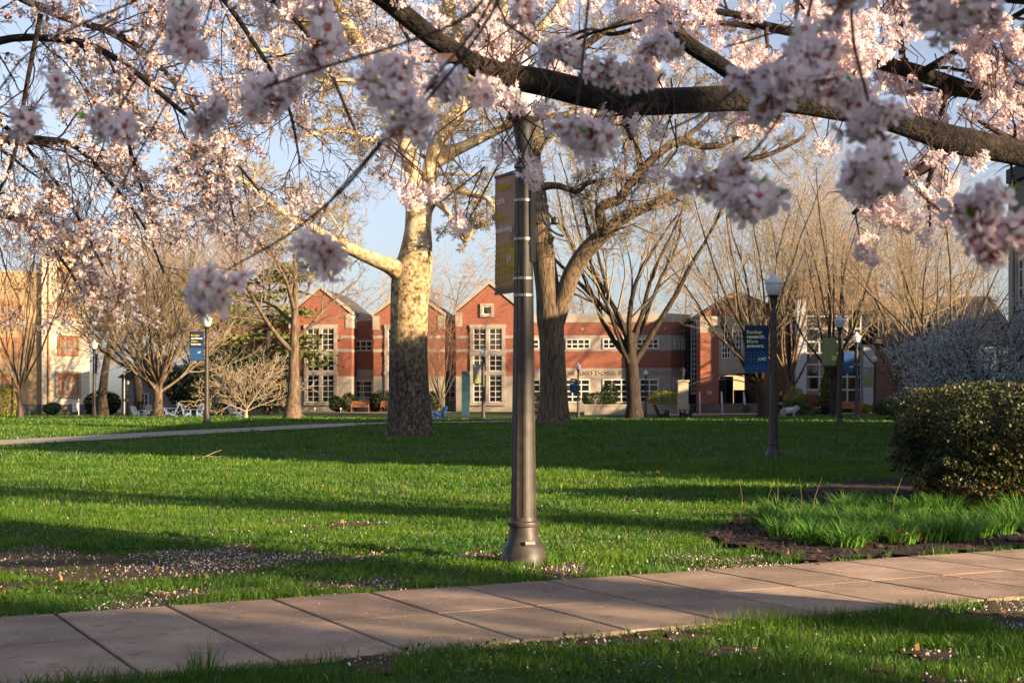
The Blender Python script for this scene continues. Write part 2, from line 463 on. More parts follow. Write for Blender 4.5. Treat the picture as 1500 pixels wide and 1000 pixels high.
# near path: two rows of concrete slabs
PT = math.atan(.525)
pc, ps_ = math.cos(PT), math.sin(PT)
PO = np.array([0.0, 9.26])                       # a point on the near edge
PW = 2.58
def path_uv(x, y):
    dx = np.asarray(x, float) - PO[0]; dy = np.asarray(y, float) - PO[1]
    return dx * pc + dy * ps_, -dx * ps_ + dy * pc
def path_xy(u, v):
    return PO[0] + u * pc - v * ps_, PO[1] + u * ps_ + v * pc
b = MB()
c4 = [path_xy(u, v) for u, v in ((-14, .02), (14, .02), (14, PW - .02), (-14, PW - .02))]
b.plan(c4, -.05, .014)
tag(b.build('path_base', M['joint']), kind='structure')
b = MB()
r0 = random.Random(3)
u = -13.7
while u < 13.5:
    for v0, v1 in ((0, PW / 2 - .004), (PW / 2 + .004, PW)):
        g = .014
        zt = .035 + r0.uniform(-.0012, .0012); tx = r0.uniform(-.0008, .0008)
        q = [(u + g, v0 + r0.uniform(-.01, .01)), (u + .81 - g, v0 + r0.uniform(-.01, .01)), (u + .81 - g, v1), (u + g, v1)]
        e = .007
        qi = [(u + g + e, v0 + e), (u + .81 - g - e, v0 + e), (u + .81 - g - e, v1 - e), (u + g + e, v1 - e)]
        vv = [(*path_xy(*k), -.03) for k in q] + [(*path_xy(*k), zt - .006) for k in q] + [(*path_xy(*k), zt + (tx if i in (1, 2) else -tx)) for i, k in enumerate(qi)]
        b.add(vv, [(0, 1, 5, 4), (1, 2, 6, 5), (2, 3, 7, 6), (3, 0, 4, 7), (4, 5, 9, 8), (5, 6, 10, 9), (6, 7, 11, 10), (7, 4, 8, 11), (8, 9, 10, 11)])
    u += .81
tag(b.build('pavement', M['slab']), kind='structure')

def strip(name, pts, width, m, lift):
    """a path draped over the ground along world points"""
    p = smooth_path([(a.x, a.y) for a in pts], 8)
    t = np.gradient(p, axis=0); t /= np.linalg.norm(t, axis=1, keepdims=True)
    nrm = np.stack([-t[:, 1], t[:, 0]], 1)
    rows = []
    for k in np.linspace(-.5, .5, 5):
        q = p + nrm * width * k
        rows.append(np.column_stack([q, gz(q[:, 0], q[:, 1]) + lift]))
    V = np.stack(rows, 1); idx = np.arange(V.shape[0] * 5).reshape(-1, 5)
    f = np.stack([idx[:-1, :-1], idx[:-1, 1:], idx[1:, 1:], idx[1:, :-1]], -1).reshape(-1, 4)[:, ::-1]
    return tag(mk(name, V.reshape(-1, 3), [f], [m], None, True), kind='structure')

far_pts = [gpx(-260, 662), gpx(-60, 652), gpx(120, 643), gpx(280, 634), gpx(420, 627), gpx(560, 620.5)]
far_pts.append(far_pts[-1] + Vector((6, 6, 0)))
strip('far_path', far_pts, 2.6, M['far_path'], .03)
fp2 = smooth_path([(a.x, a.y) for a in far_pts], 8)
strip('garden_path', [Vector((-24, 118, 0)), Vector((-17, 121, 0)), Vector((-11, 123, 0)), Vector((-5, 124.5, 0))], 3.6, M['plaza'], .03)
strip('plaza', [Vector((12, 115.5, 0)), Vector((19, 114.0, 0)), Vector((30, 113.0, 0))], 8.5, M['plaza'], .03)

# bare earth and mulch
bare = [((0, 832), 1.7, .55), ((250, 838), 1.6, .34), ((395, 822), 1.1, .36), ((470, 864), .7, .22), ((560, 795), .4, .15),
        ((835, 836), .45, .22), ((1110, 838), .5, .16), ((285, 812), .9, .22), ((690, 818), .35, .12)]
bare = [(gpx(*c), a, e) for c, a, e in bare]
bare += [(Vector((4.2, 9.7, 0)), .85, .7), (Vector((1.3, 8.9, 0)), .22, .08)]
def bare_f(x, y):
    m = np.zeros(np.shape(x))
    for c, a, e in bare:
        dx = (x - c.x); dy = (y - c.y)
        q = ((dx * pc + dy * ps_) / a) ** 2 + ((-dx * ps_ + dy * pc) / (e * 1.8)) ** 2
        m = np.maximum(m, np.exp(-q * .9))
    n = .38 * vnoise(x, y, .95, 11) + .32 * vnoise(x, y, .42, 1) + .2 * vnoise(x, y, .19, 2) + .1 * vnoise(x, y, .08, 5)
    return m * .9 + (n - .5) * 2.1
BED = [gpx(*q) for q in ((1015, 792), (1060, 772), (1110, 752), (1190, 716), (1255, 706), (1320, 704), (1600, 690), (1900, 690), (1900, 800), (1500, 806), (1310, 820), (1168, 831), (1085, 812))]
BED = [(q.x, q.y) for q in BED]
def in_bed(x, y):
    return inpoly(x + (vnoise(x, y, .4, 8) - .5) * .35, y + (vnoise(x, y, .4, 9) - .5) * .5, BED)

def patch(name, x0, x1, y0, y1, step, fn, m, lift, bump=.02):
    px = np.arange(x0, x1, step); py = np.arange(y0, y1, step)
    X, Y = np.meshgrid(px, py, indexing='ij')
    keep = fn(X, Y)
    Z = gz(X, Y) + lift + bump * vnoise(X, Y, .12, 3)
    V = np.stack([X, Y, Z], -1).reshape(-1, 3); idx = np.arange(len(V)).reshape(X.shape)
    f = np.stack([idx[:-1, :-1], idx[1:, :-1], idx[1:, 1:], idx[:-1, 1:]], -1).reshape(-1, 4)
    f = f[keep[:-1, :-1].ravel()]
    us = np.unique(f); mp = np.zeros(len(V), int); mp[us] = np.arange(len(us))
    return tag(mk(name, V[us], [mp[f]], [m], None, True), kind='structure')
def not_path(x, y):
    uu, vv = path_uv(x, y); return (vv < -.0) | (vv > PW + .0)
patch('bare_soil', -9, 7, 7, 19, .06, lambda x, y: (bare_f(x, y) > .36) & not_path(x, y), M['soil'], .006)
patch('mulch_bed', 1, 16, 12, 30, .09, lambda x, y: in_bed(x, y) & not_path(x, y), M['mulch'], .02, .05)

# ------------------------------------------------------------------ grass
def blades(n, y0, y1, h, wd, seed, wedge=.40, pad=1.2):
    g = np.random.default_rng(seed)
    y = np.sqrt(g.random(n) * (y1 ** 2 - y0 ** 2) + y0 ** 2)
    x = (g.random(n) * 2 - 1) * (y * wedge + pad)
    uu, vv = path_uv(x, y)
    ok = (vv < -.03 + .10 * g.random(n) ** 2 + .09 * (vnoise(x, y, .3, 71) - .5)) | (vv > PW + .03 - .10 * g.random(n) ** 2 + .12 * (vnoise(x, y, .3, 72) - .5))
    bf = bare_f(x, y)
    ok &= (bf < .36) | (g.random(n) < .10)
    ok &= ~in_bed(x, y)
    d2 = np.full(n, 1e9)
    for i in range(0, len(fp2)):
        d2 = np.minimum(d2, (x - fp2[i, 0]) ** 2 + (y - fp2[i, 1]) ** 2)
    ok &= d2 > 1.45 ** 2
    dens = .35 + .65 * vnoise(x, y, .5, 21) + .5 * (vnoise(x, y, 2.2, 22) - .5)
    ok &= g.random(n) < dens * 1.25
    edge = np.clip(1 - np.minimum(np.abs(vv), np.abs(vv - PW)) / .5, 0, 1)
    x, y = x[ok], y[ok]; edge = edge[ok]; m = len(x)
    hh = h * (.55 + .6 * g.random(m)) * (.45 + 1.1 * vnoise(x, y, .35, 23)) * (.7 + .7 * vnoise(x, y, 1.7, 24)) * (1 + .35 * edge)
    ww = wd * (.7 + .6 * g.random(m))
    a = g.random(m) * 2 * math.pi; ba = g.random(m) * 2 * math.pi; be = hh * (.25 + .55 * g.random(m))
    z = gz(x, y)
    cx, cy = np.cos(a) * ww * .5, np.sin(a) * ww * .5
    bx, by = np.cos(ba) * be, np.sin(ba) * be
    v0 = np.stack([x - cx, y - cy, z - .01], 1); v1 = np.stack([x + cx, y + cy, z - .01], 1)
    v2 = np.stack([x + cx * .75 + bx * .35, y + cy * .75 + by * .35, z + hh * .6], 1)
    v3 = np.stack([x - cx * .75 + bx * .35, y - cy * .75 + by * .35, z + hh * .6], 1)
    v4 = np.stack([x + bx, y + by, z + hh], 1)
    V = np.stack([v0, v1, v2, v3, v4], 1).reshape(-1, 3)
    i = np.arange(m) * 5
    q = np.stack([i, i + 1, i + 2, i + 3], 1); t = np.stack([i + 3, i + 2, i + 4], 1)
    dry = (g.random(m) < .025)
    return V, q, t, dry
VV = []; QQ = []; TT = []; DD = []; base = 0
for args in ((165000, 6.8, 12.5, .062, .0052, 31), (240000, 12.5, 21, .064, .0075, 32), (190000, 21, 36, .075, .013, 33), (150000, 36, 62, .085, .024, 34), (60000, 62, 100, .09, .045, 35)):
    V, q, t, dr = blades(*args)
    VV.append(V); QQ.append(q + base); TT.append(t + base); DD.append(dr); base += len(V)
dd = np.concatenate(DD).astype(int)
tag(mk('grass', np.concatenate(VV), [np.concatenate(QQ), np.concatenate(TT)], [M['blade'], M['blade_dry']], np.concatenate([dd, dd])), kind='stuff')

# taller tufts along the near path edge and by the bed
def tuft_mesh(n, h, spread, seed, wd=.006, arch=1.0):
    g = np.random.default_rng(seed); V = []; T = []
    for k in range(n):
        a = g.random() * 6.283; r = spread * g.random() ** .7; x, y = r * math.cos(a), r * math.sin(a)
        hh = h * (.5 + .6 * g.random()); la = a + g.normal() * .6; l = hh * (.2 + .5 * g.random()) * arch
        dx, dy = math.cos(la), math.sin(la); px_, py_ = -dy * wd * .5, dx * wd * .5
        rows = []
        for s in (0, .4, .75, 1):
            c = np.array([x + dx * l * s * s, y + dy * l * s * s, hh * (s - .25 * s * s * min(2.2, l / hh))]); q = (1 - s * .95)
            rows += [c - np.array([px_, py_, 0]) * q, c + np.array([px_, py_, 0]) * q]
        b0 = len(V); V += rows
        for i in range(3): T.append((b0 + 2 * i, b0 + 2 * i + 1, b0 + 2 * i + 3, b0 + 2 * i + 2))
    return np.array(V), np.array(T)
V, T = tuft_mesh(60, .16, .07, 5)
tuft = mk('grass_tuft', V, [T], [M['blade']])
tspots = [(300, 985, 1.4, 'tall grass tuft standing up beside the near left edge of the slab path'), (275, 1000, 1.1, 'short grass tuft in the left bottom corner beside the path'),
          (1240, 912, 1.0, 'dark grass tuft lapping over the near right edge of the path'), (1130, 918, .9, 'grass tuft at the near edge of the path right of the lamp post'),
          (1180, 775, 1.3, 'wispy grass tuft at the left end of the daylily bed'), (1165, 826, 1.1, 'dry looking grass tuft on the mulch tip beside the path')]
for i, (x, y, s, lb) in enumerate(tspots):
    o = tuft if i == 0 else tuft.copy()
    if i: COL.objects.link(o)
    p = gpx(x, y); o.location = (p.x, p.y, p.z); o.scale = (s, s, s); o.rotation_euler = (0, 0, i * 1.3)
    tag(o, lb, 'grass tuft', 'tufts of longer grass')

# fallen petals and bark chips
def scatter(name, n, fn, y0, y1, size, m, seed, zoff, wedge=.40, pad=1.0, asp=1.0):
    g = np.random.default_rng(seed)
    y = np.sqrt(g.random(n) * (y1 ** 2 - y0 ** 2) + y0 ** 2); x = (g.random(n) * 2 - 1) * (y * wedge + pad)
    ok = g.random(n) < fn(x, y)
    x, y = x[ok], y[ok]; k = len(x)
    uu, vv = path_uv(x, y); onp = (vv > 0) & (vv < PW)
    z = np.where(onp, .044, gz(x, y) + zoff + g.random(k) * zoff)
    s = size * (.6 + .8 * g.random(k)); a = g.random(k) * 6.283
    tilt = np.where(onp, .12, .7)[:, None] * g.normal(size=(k, 2))
    e1 = np.stack([np.cos(a), np.sin(a), tilt[:, 0]], 1) * s[:, None] * asp; e2 = np.stack([-np.sin(a), np.cos(a), tilt[:, 1]], 1) * s[:, None] * .8
    c = np.stack([x, y, z], 1)
    V = np.stack([c - e1 * .5, c - e2 * .4 + e1 * .1, c + e1 * .5, c + e2 * .4 + e1 * .1], 1).reshape(-1, 3)
    i = np.arange(k) * 4
    return tag(mk(name, V, [np.stack([i, i + 1, i + 2, i + 3], 1)], [m]), kind='stuff')
def petal_f(x, y):
    uu, vv = path_uv(x, y)
    onp = (vv > 0) & (vv < PW)
    e = np.minimum(np.abs(vv), np.abs(vv - PW))
    edge = np.exp(-(e / .10) ** 2) * (vnoise(x, y, .35, 41) > .36)
    bf = bare_f(x, y)
    f = np.where(onp, (.05 + .3 * np.exp(-(e / .03) ** 2)), .02 + .5 * edge + np.clip(bf - .22, 0, .5) * 1.25 + .006)
    f = f * np.where(in_bed(x, y), .25, 1) * (.4 + 1.2 * vnoise(x, y, .8, 42))
    f = f * np.where(x < -4.0 + 1.2 * (vnoise(x, y, .7, 77) - .5), .22, 1)
    return f * np.where(y > 17, .35, 1)
scatter('fallen_petals', 190000, petal_f, 7.0, 24, .0155, M['fallen'], 51, .018)
scatter('bark_chips', 26000, lambda x, y: in_bed(x, y) * 1.0, 11, 24, .045, M['chip'], 52, .03, asp=1.4)
scatter('dead_leaf_litter', 9000, lambda x, y: np.where(bare_f(x, y) > .42, .35, .007) + in_bed(x, y) * .05, 7, 30, .04, M['leaf_dead'], 53, .025)

scatter('clover_patches', 60000, lambda x, y: (vnoise(x, y, 1.3, 81) > .60) * .8 * (~in_bed(x, y)) * not_path(x, y) * (bare_f(x, y) < .5), 7, 24, .034, M['clover'], 82, .03)
# fallen twigs lying on the lawn
gt = random.Random(12)
for px_, py_, ln, lb in ((605, 1, 0, ''), (628, 640, 1.6, 'thin pale twig lying on the lawn left of the sycamore'), (845, 675, 1.0, 'pale fallen stick lying on the sunlit lawn'), ):
    if not ln: continue
    p = gpx(px_ if px_ < 700 else 278, py_)
    pts = []; q = Vector((0, 0, .05))
    for i in range(7):
        pts.append(tuple(q)); q = q + Vector((ln / 7, gt.uniform(-.05, .05), gt.uniform(-.02, .035)))
    o = tube_obj('fallen_twig', [(pts, [.016 - .0015 * i for i in range(7)]), ([pts[3], tuple(Vector(pts[3]) + Vector((.2, .2, .1))), tuple(Vector(pts[3]) + Vector((.35, .3, .16)))], [.01, .008, .005])], 5, M['bark_twig'])
    o.location = p if px_ > 700 else gpx(207, 641)
    tag(o, lb, 'twig', 'fallen twigs')

# ------------------------------------------------------------------ writing
def text_mesh(name, body, size, m, parent, loc, rot=(90, 0, 0), align='LEFT', depth=.002, sx=1.0, space=1.0, bold=0.0):
    cu = bpy.data.curves.new(name, 'FONT'); cu.body = body; cu.size = size; cu.align_x = align; cu.extrude = depth
    cu.space_character = space; cu.offset = bold; cu.resolution_u = 3
    t = bpy.data.objects.new(name + '_tmp', cu)
    me = bpy.data.meshes.new_from_object(t)
    bpy.data.objects.remove(t)
    me.materials.clear(); me.materials.append(m)
    o = bpy.data.objects.new(name, me); COL.objects.link(o); o.parent = parent
    o.location = loc; o.rotation_euler = [R(a) for a in rot]; o.scale = (sx, 1, 1)
    return o

def rings(name, cx0, cz0, nx, nz, step, r, wd, m, parent, y, xlim, zs=1.0, cross=True):
    b = MB(); n = 28
    for i in range(nx):
        for j in range(nz):
            cx, cz = cx0 + i * step, cz0 - j * step * zs
            v = []; f = []
            for k in range(n):
                a = 2 * math.pi * k / n
                for q in (r - wd / 2, r + wd / 2):
                    v.append((max(xlim[0], min(xlim[1], cx + q * math.cos(a))), y, cz + q * math.sin(a) * zs))
            for k in range(n):
                k2 = (k + 1) % n; f.append((2 * k, 2 * k + 1, 2 * k2 + 1, 2 * k2))
            b.add(v, f)
    if cross:
        for j in range(nz):
            b.box(xlim[0], xlim[1], y - .001, y + .001, cz0 - j * step * zs - wd / 2, cz0 - j * step * zs + wd / 2)
        for i in range(nx):
            x = cx0 + i * step
            if xlim[0] < x < xlim[1]:
                for j in range(nz): b.box(x - wd / 2, x + wd / 2, y - .003, y - .002, cz0 - j * step * zs - r * .95, cz0 - j * step * zs + r * .95)
    return b.build(name, m, parent)

def banner(pole, z_top, wd, ht, rz, cloth, label, lines=None, ring=None, emblem='LVC', sub=None, square=None, gap=.13, side=-1):
    """cloth panel hanging beside a pole; its local x runs from the pole outwards to the left, it faces local -y"""
    t = thing('banner', (pole.x, pole.y, pole.z + z_top - ht), label, 'banner', 'banners hung on the lamp posts', rz)
    nx, nz = 8, 16; V = []; g = gap
    for j in range(nz + 1):
        for i in range(nx + 1):
            s, q = i / nx, j / nz
            V.append((-(g + wd * s), .010 * math.sin(s * 3.14) * math.sin(q * 3.14) + .006 * math.sin(q * 9 + s * 4) * math.sin(q * 3.14) , ht * q))
    idx = np.arange((nx + 1) * (nz + 1)).reshape(nz + 1, nx + 1)
    f = np.stack([idx[:-1, :-1], idx[1:, :-1], idx[1:, 1:], idx[:-1, 1:]], -1).reshape(-1, 4)
    c = mk('cloth', V, [f], [cloth], None, True, t)
    so_ = c.modifiers.new('thickness', 'SOLIDIFY'); so_.thickness = .004
    for z0 in (ht, -.024):
        b = MB(); b.box(-(g + wd), -.05, -.012, .012, z0, z0 + .024); b.build('rod', M['iron_dark'], t)
    x0 = -(g + wd) + .09 * wd; y = -.008
    if sub: 
        s2 = MB(); s2.box(-(g + wd) + .001, -g - .001, -.006, -.0045, .001, ht * sub[1]); s2.build('lower_panel', sub[0], t)
    for body, zf, sz, m in (lines or []):
        text_mesh('lettering', body, sz * wd, m, t, (x0, y - .002, ht * zf), bold=.004 * wd)
    if ring is not None:
        st = wd * .27
        rings('ring_pattern', -(g + wd) + st * .55, ht * .36, 4, 3, st, st * .56, wd * .022, ring, t, y, (-(g + wd) + .004, -g - .004), 1.02)
    if square is not None:
        s2 = MB(); s2.box(-g - wd * .36, -g - .004, y - .006, y - .004, ht * .20, ht * .36); s2.build('emblem_square', square, t)
    if emblem:
        text_mesh('emblem', emblem, .18 * wd, M['ink_white'], t, (-g - wd * .42, y - .01, ht * .25), bold=.006 * wd)
    if side == 1:
        for o in t.children: o.location.x += 2 * g + wd
    return t

# ------------------------------------------------------------------ street lamps
def lamp_parts(root, H, det=True):
    k = H / 4.88
    b = MB()
    b.lathe([(.215, -.05), (.215, .10), (.205, .115), (.20, .16), (.165, .20), (.145, .26), (.135, .33), (.133, .36), (.15, .365), (.155, .385), (.15, .405), (.128, .415), (.122, .45)], 24)
    base = b.build('base', M['iron'], root, True)
    base.modifiers.new('edge', 'EDGE_SPLIT').split_angle = R(35)
    b = MB()
    prof = [(.122 - .043 * s, .44 + 3.34 * s) for s in (0, .01, .5, 1)]
    mod = [1, 1, .93, .93]
    b.lathe(prof, 32, mod=mod)
    b.build('pole', M['iron'], root)
    b = MB()
    b.lathe([(.079, 3.775), (.092, 3.78), (.092, 3.81), (.07, 3.83), (.058, 3.90), (.062, 3.95), (.075, 4.0), (.085, 4.05), (.09, 4.12), (.10, 4.18), (.115, 4.22), (.155, 4.245), (.16, 4.26), (.155, 4.275), (.12, 4.28)], 24)
    hd = b.build('lamp_head', M['iron_dark'], root, True); hd.modifiers.new('edge', 'EDGE_SPLIT').split_angle = R(40)
    b = MB()
    b.lathe([(.115, 4.275), (.14, 4.30), (.175, 4.36), (.20, 4.44), (.208, 4.52), (.206, 4.58)], 28)
    gl = b.build('globe', M['globe'], root, True)
    b = MB()
    b.lathe([(.20, 4.575), (.252, 4.582), (.256, 4.60), (.235, 4.625), (.20, 4.66), (.16, 4.685), (.125, 4.70), (.095, 4.715), (.085, 4.74), (.08, 4.78), (.06, 4.82), (.03, 4.855), (.004, 4.875)], 28)
    b.build('globe_cap', M['globe'], gl, True).modifiers.new('edge', 'EDGE_SPLIT').split_angle = R(50)
    for o in list(root.children): o.scale = (k, k, k) if k < .98 else (1, 1, 1)

lamp0 = on(767, 13.87); 
t = thing('street_lamp', lamp0, 'tall bronze lamp post with fluted pole, in the grass right beside the slab path', 'street lamp', 'campus lamp posts')
lamp_parts(t, 4.88)
b = MB()                                              # plate on the base, folding arm and collars
sa = math.atan2(-1, .35)
b2 = MB(); b2.box(-.05, .05, -.006, .006, -.018, .018)
pl = b2.build('number_plate', M['iron_dark'], t); pl.location = (.182 * math.cos(sa), .182 * math.sin(sa), .215); pl.rotation_euler = (R(-14), 0, sa + math.pi / 2)
tx = text_mesh('lettering', 'W10-15', .026, M['ink_white'], pl, (-.045, -.007, -.009), depth=.001)
for z in (2.565, 2.725, 3.10, 3.47):
    q = MB(); rr = .127 - .043 * (z - .44) / 3.34
    q.lathe([(rr * .97, z - .012), (rr, z - .012), (rr, z + .012), (rr * .97, z + .012)], 24); q.build('strap', M['steel'], t)
q = MB()
q.bar((.075, -.03, 3.60), (.29, -.05, 3.26), .035, .02); q.bar((.05, -.06, 3.05), (.29, -.05, 3.27), .028, .02)
q.lathe([(.028, 3.235), (.04, 3.25), (.04, 3.285), (.028, 3.30)], 14, c=(.30, -.05))
q.bar((.09, -.06, 2.88), (.09, -.06, 3.62), .05, .03)
q.build('folding_arm', M['iron_dark'], t)
pts = [(.09 + .055 * math.sin(a) + .12 * (a / 3.14 - .5) ** 2, -.05, 3.24 + .12 * math.cos(a)) for a in np.linspace(-.2, -2.9, 9)]
tube_obj('hook', [([(p[0] + .06, p[1], p[2]) for p in pts], [.011] * 9)], 6, M['iron_dark'], t)
q = MB(); q.bar((.0, -.09, 1.05), (.0, -.105, 3.70), .006, .004); q.build('conduit', M['iron_dark'], t)

banner(lamp0, 3.76, .50, 1.13, math.atan2(-.46, .235), M['banner_grey'],
       'taupe banner with yellow circles, lettered Further care More well-being, on the nearest lamp post',
       [('Further', .875, .20, M['ink_yellow']), ('care.', .765, .20, M['ink_white']), ('More', .62, .20, M['ink_yellow']), ('well-being.', .515, .165, M['ink_white'])],
       M['ink_yellow'], 'LV', square=M['ink_yellow'], gap=.11)

def far_lamp(px_, d, H, label, bdef=None):
    p = on(px_, d)
    t = thing('street_lamp', p, label, 'street lamp', 'campus lamp posts')
    lamp_parts(t, H)
    return p
W, Yl = M['ink_white'], M['ink_lime']
p = far_lamp(1133, 38.0, 4.88, 'dark lamp post with navy banner, alone on the shaded lawn left of the hedge')
banner(p, 3.47, .62, 1.20, R(-4), M['banner_blue'], 'navy banner lettered Further research More answers on the lamp post left of the hedge',
       [('Further', .83, .21, Yl), ('research.', .735, .21, W), ('More', .63, .21, Yl), ('answers.', .535, .21, W)], M['ink_blue'], 'LVC', sub=(M['banner_blue2'], .12))
p = far_lamp(1230, 64.3, 4.88, 'dark lamp post bearing an olive green banner, before the glazed science hall')
banner(p, 3.83, .66, 1.26, R(4), M['banner_olive'], 'plain olive green banner with small yellow square on lamp post', None, None, None, square=M['ink_lime'])
p = far_lamp(1255, 80.7, 4.88, 'dark lamp post bearing a plain blue banner, just right of the olive banner')
banner(p, 3.78, .62, 1.20, R(0), M['banner_blue2'], 'plain royal blue banner with tiny white emblem at its lower corner', None, None, 'LVC')
p = far_lamp(1281, 112, 4.55, 'most distant right hand lamp post, with a pale grey banner, before the brown brick wall')
banner(p, 3.55, .74, 1.45, R(0), M['banner_pale'], 'pale grey banner with greenish lower half on the post before the brown brick wall', [('Further', .84, .15, W), ('care.', .74, .15, W)], None, None, sub=(M['banner_olive'], .4))
p = far_lamp(303, 63.5, 4.88, 'sunlit lamp post with navy banner beside the winding left walkway')
banner(p, 4.05, .62, 1.24, R(0), M['banner_blue'], 'sunlit navy banner with yellow and white words by the left walkway',
       [('Further', .84, .2, M['ink_yellow']), ('excellence.', .745, .19, W), ('More', .635, .2, M['ink_yellow']), ('leadership.', .54, .17, W)], M['ink_blue'], 'LV', sub=(M['banner_blue2'], .42))
p = far_lamp(138, 88, 4.75, 'lamp post with narrow navy banner by the corner of the cream brick building')
banner(p, 3.85, .50, 1.15, R(-58), M['banner_blue'], 'narrow navy banner turned sideways on the lamp post by the cream brick building',
       [('Further', .84, .2, M['ink_yellow']), ('care.', .745, .2, W), ('More', .635, .2, M['ink_yellow']), ('joy.', .54, .2, W)], None, 'LV', sub=(M['banner_blue2'], .42), side=1)
p = far_lamp(708, 95, 4.75, 'dark blue lamp post in front of the tall library window, with grey and olive banner')
banner(p, 3.62, .58, 1.2, R(0), M['banner_pale'], 'pale grey banner with olive lower half before the tall library window', None, None, None, sub=(M['banner_olive'], .42), gap=.1)
p = far_lamp(847, 98, 3.85, 'slim sunlit lamp post with a small blue banner between the two big trunks')
banner(p, 2.75, .48, .92, R(0), M['banner_blue'], 'small blue banner on the slim lamp post between the two big trunks', [('Further', .84, .2, W), ('More', .64, .2, W)], None, 'LV', sub=(M['banner_blue2'], .5), gap=.08)
far_lamp(946, 104, 3.45, 'slim lamp post without banner just right of the straight dark tree trunk')
far_lamp(187, 128, 3.2, 'short distant lamp post among the trunks behind the white chairs')
far_lamp(18, 100, 3.2, 'short lamp post at the left edge of the view')

# white post and totem, small signs
p = on(182, 100); b = MB(); b.lathe([(.07, 0), (.07, .05), (.05, .08), (.045, 3.2), (.06, 3.22), (.06, 3.3), (.01, 3.34)], 12)
o = b.build('pole', M['stone']); o.location = p; tag(o, 'plain pale sunlit pole among the trees left of the round bare tree', 'pole')
p = on(682, 100)
t = thing('totem_sign', p, 'tall dark teal sign totem standing on the grass before the library', 'sign')
b = MB(); b.box(-.27, .27, -.09, .09, .28, 3.35); b.build('panel', M['teal'], t, bevel=.01)
b = MB(); b.box(-.27, .27, -.10, .10, -.1, .27); b.build('base', M['iron_dark'], t)
p = on(115, 108)
t = thing('sign_post', p, 'small white sign on a post by the cream brick building', 'sign')
b = MB(); b.lathe([(.04, 0), (.04, 1.5), (.01, 1.55)], 10); b.build('post', M['white_trim'], t)
b = MB(); b.box(-.45, .03, -.08, -.05, .55, 1.3); b.build('panel', M['white_trim'], t, bevel=.008)

# ------------------------------------------------------------------ buildings
class Plane:
    """a facade frame: local x along the wall, y into the building, z up; at() maps a photo pixel on the plane y = v"""
    def __init__(s, px, d, yaw):
        s.o = Vector(((px - 750) / FOC * d, d, 0)); s.a = yaw
    def at(s, px, py, v=0.0):
        c, n = math.cos(s.a), math.sin(s.a)
        dx, dy, dz = (px - 750) / FOC, 1.0, (585 - py) / FOC
        ox, oy = -s.o.x, -s.o.y
        lo = (ox * c + oy * n, -ox * n + oy * c); ld = (dx * c + dy * n, -dx * n + dy * c)
        t = (v - lo[1]) / ld[1]
        return lo[0] + ld[0] * t, EYE + dz * t
    def x(s, px, v=0.0): return s.at(px, 585, v)[0]
    def z(s, px, py, v=0.0): return s.at(px, py, v)[1]

def window(parent, x0, x1, z0, z1, y, cols, rows, fm, fw=.09, bar=.05, surround=None, sw=.3, glass=None, hbars=None, name='window'):
    """frame with glazing bars standing on the wall plane y; the pane is its child"""
    b = MB(); yo = y - .07
    b.box(x0, x0 + fw, yo, y, z0, z1); b.box(x1 - fw, x1, yo, y, z0, z1)
    b.box(x0 + fw, x1 - fw, yo, y, z0, z0 + fw); b.box(x0 + fw, x1 - fw, yo, y, z1 - fw, z1)
    for i in range(1, cols):
        c = x0 + (x1 - x0) * i / cols; b.box(c - bar / 2, c + bar / 2, yo + .012, y, z0 + fw, z1 - fw)
    for t in (hbars or [j / rows for j in range(1, rows)]):
        c = z0 + (z1 - z0) * t; b.box(x0 + fw, x1 - fw, yo + .018, y, c - bar / 2, c + bar / 2)
    wdw = b.build(name, fm, parent)
    g = MB(); g.box(x0 + fw * .5, x1 - fw * .5, y - .03, y - .022, z0 + fw * .5, z1 - fw * .5)
    g.build('pane', glass or M['glass'], wdw)
    if surround:
        q = MB(); q.box(x0 - sw, x0, y - .14, y, z0 - sw, z1 + sw); q.box(x1, x1 + sw, y - .14, y, z0 - sw, z1 + sw)
        q.box(x0, x1, y - .14, y, z1, z1 + sw); q.box(x0, x1, y - .17, y, z0 - sw, z0)
        q.build('surround', surround, wdw)
    return wdw

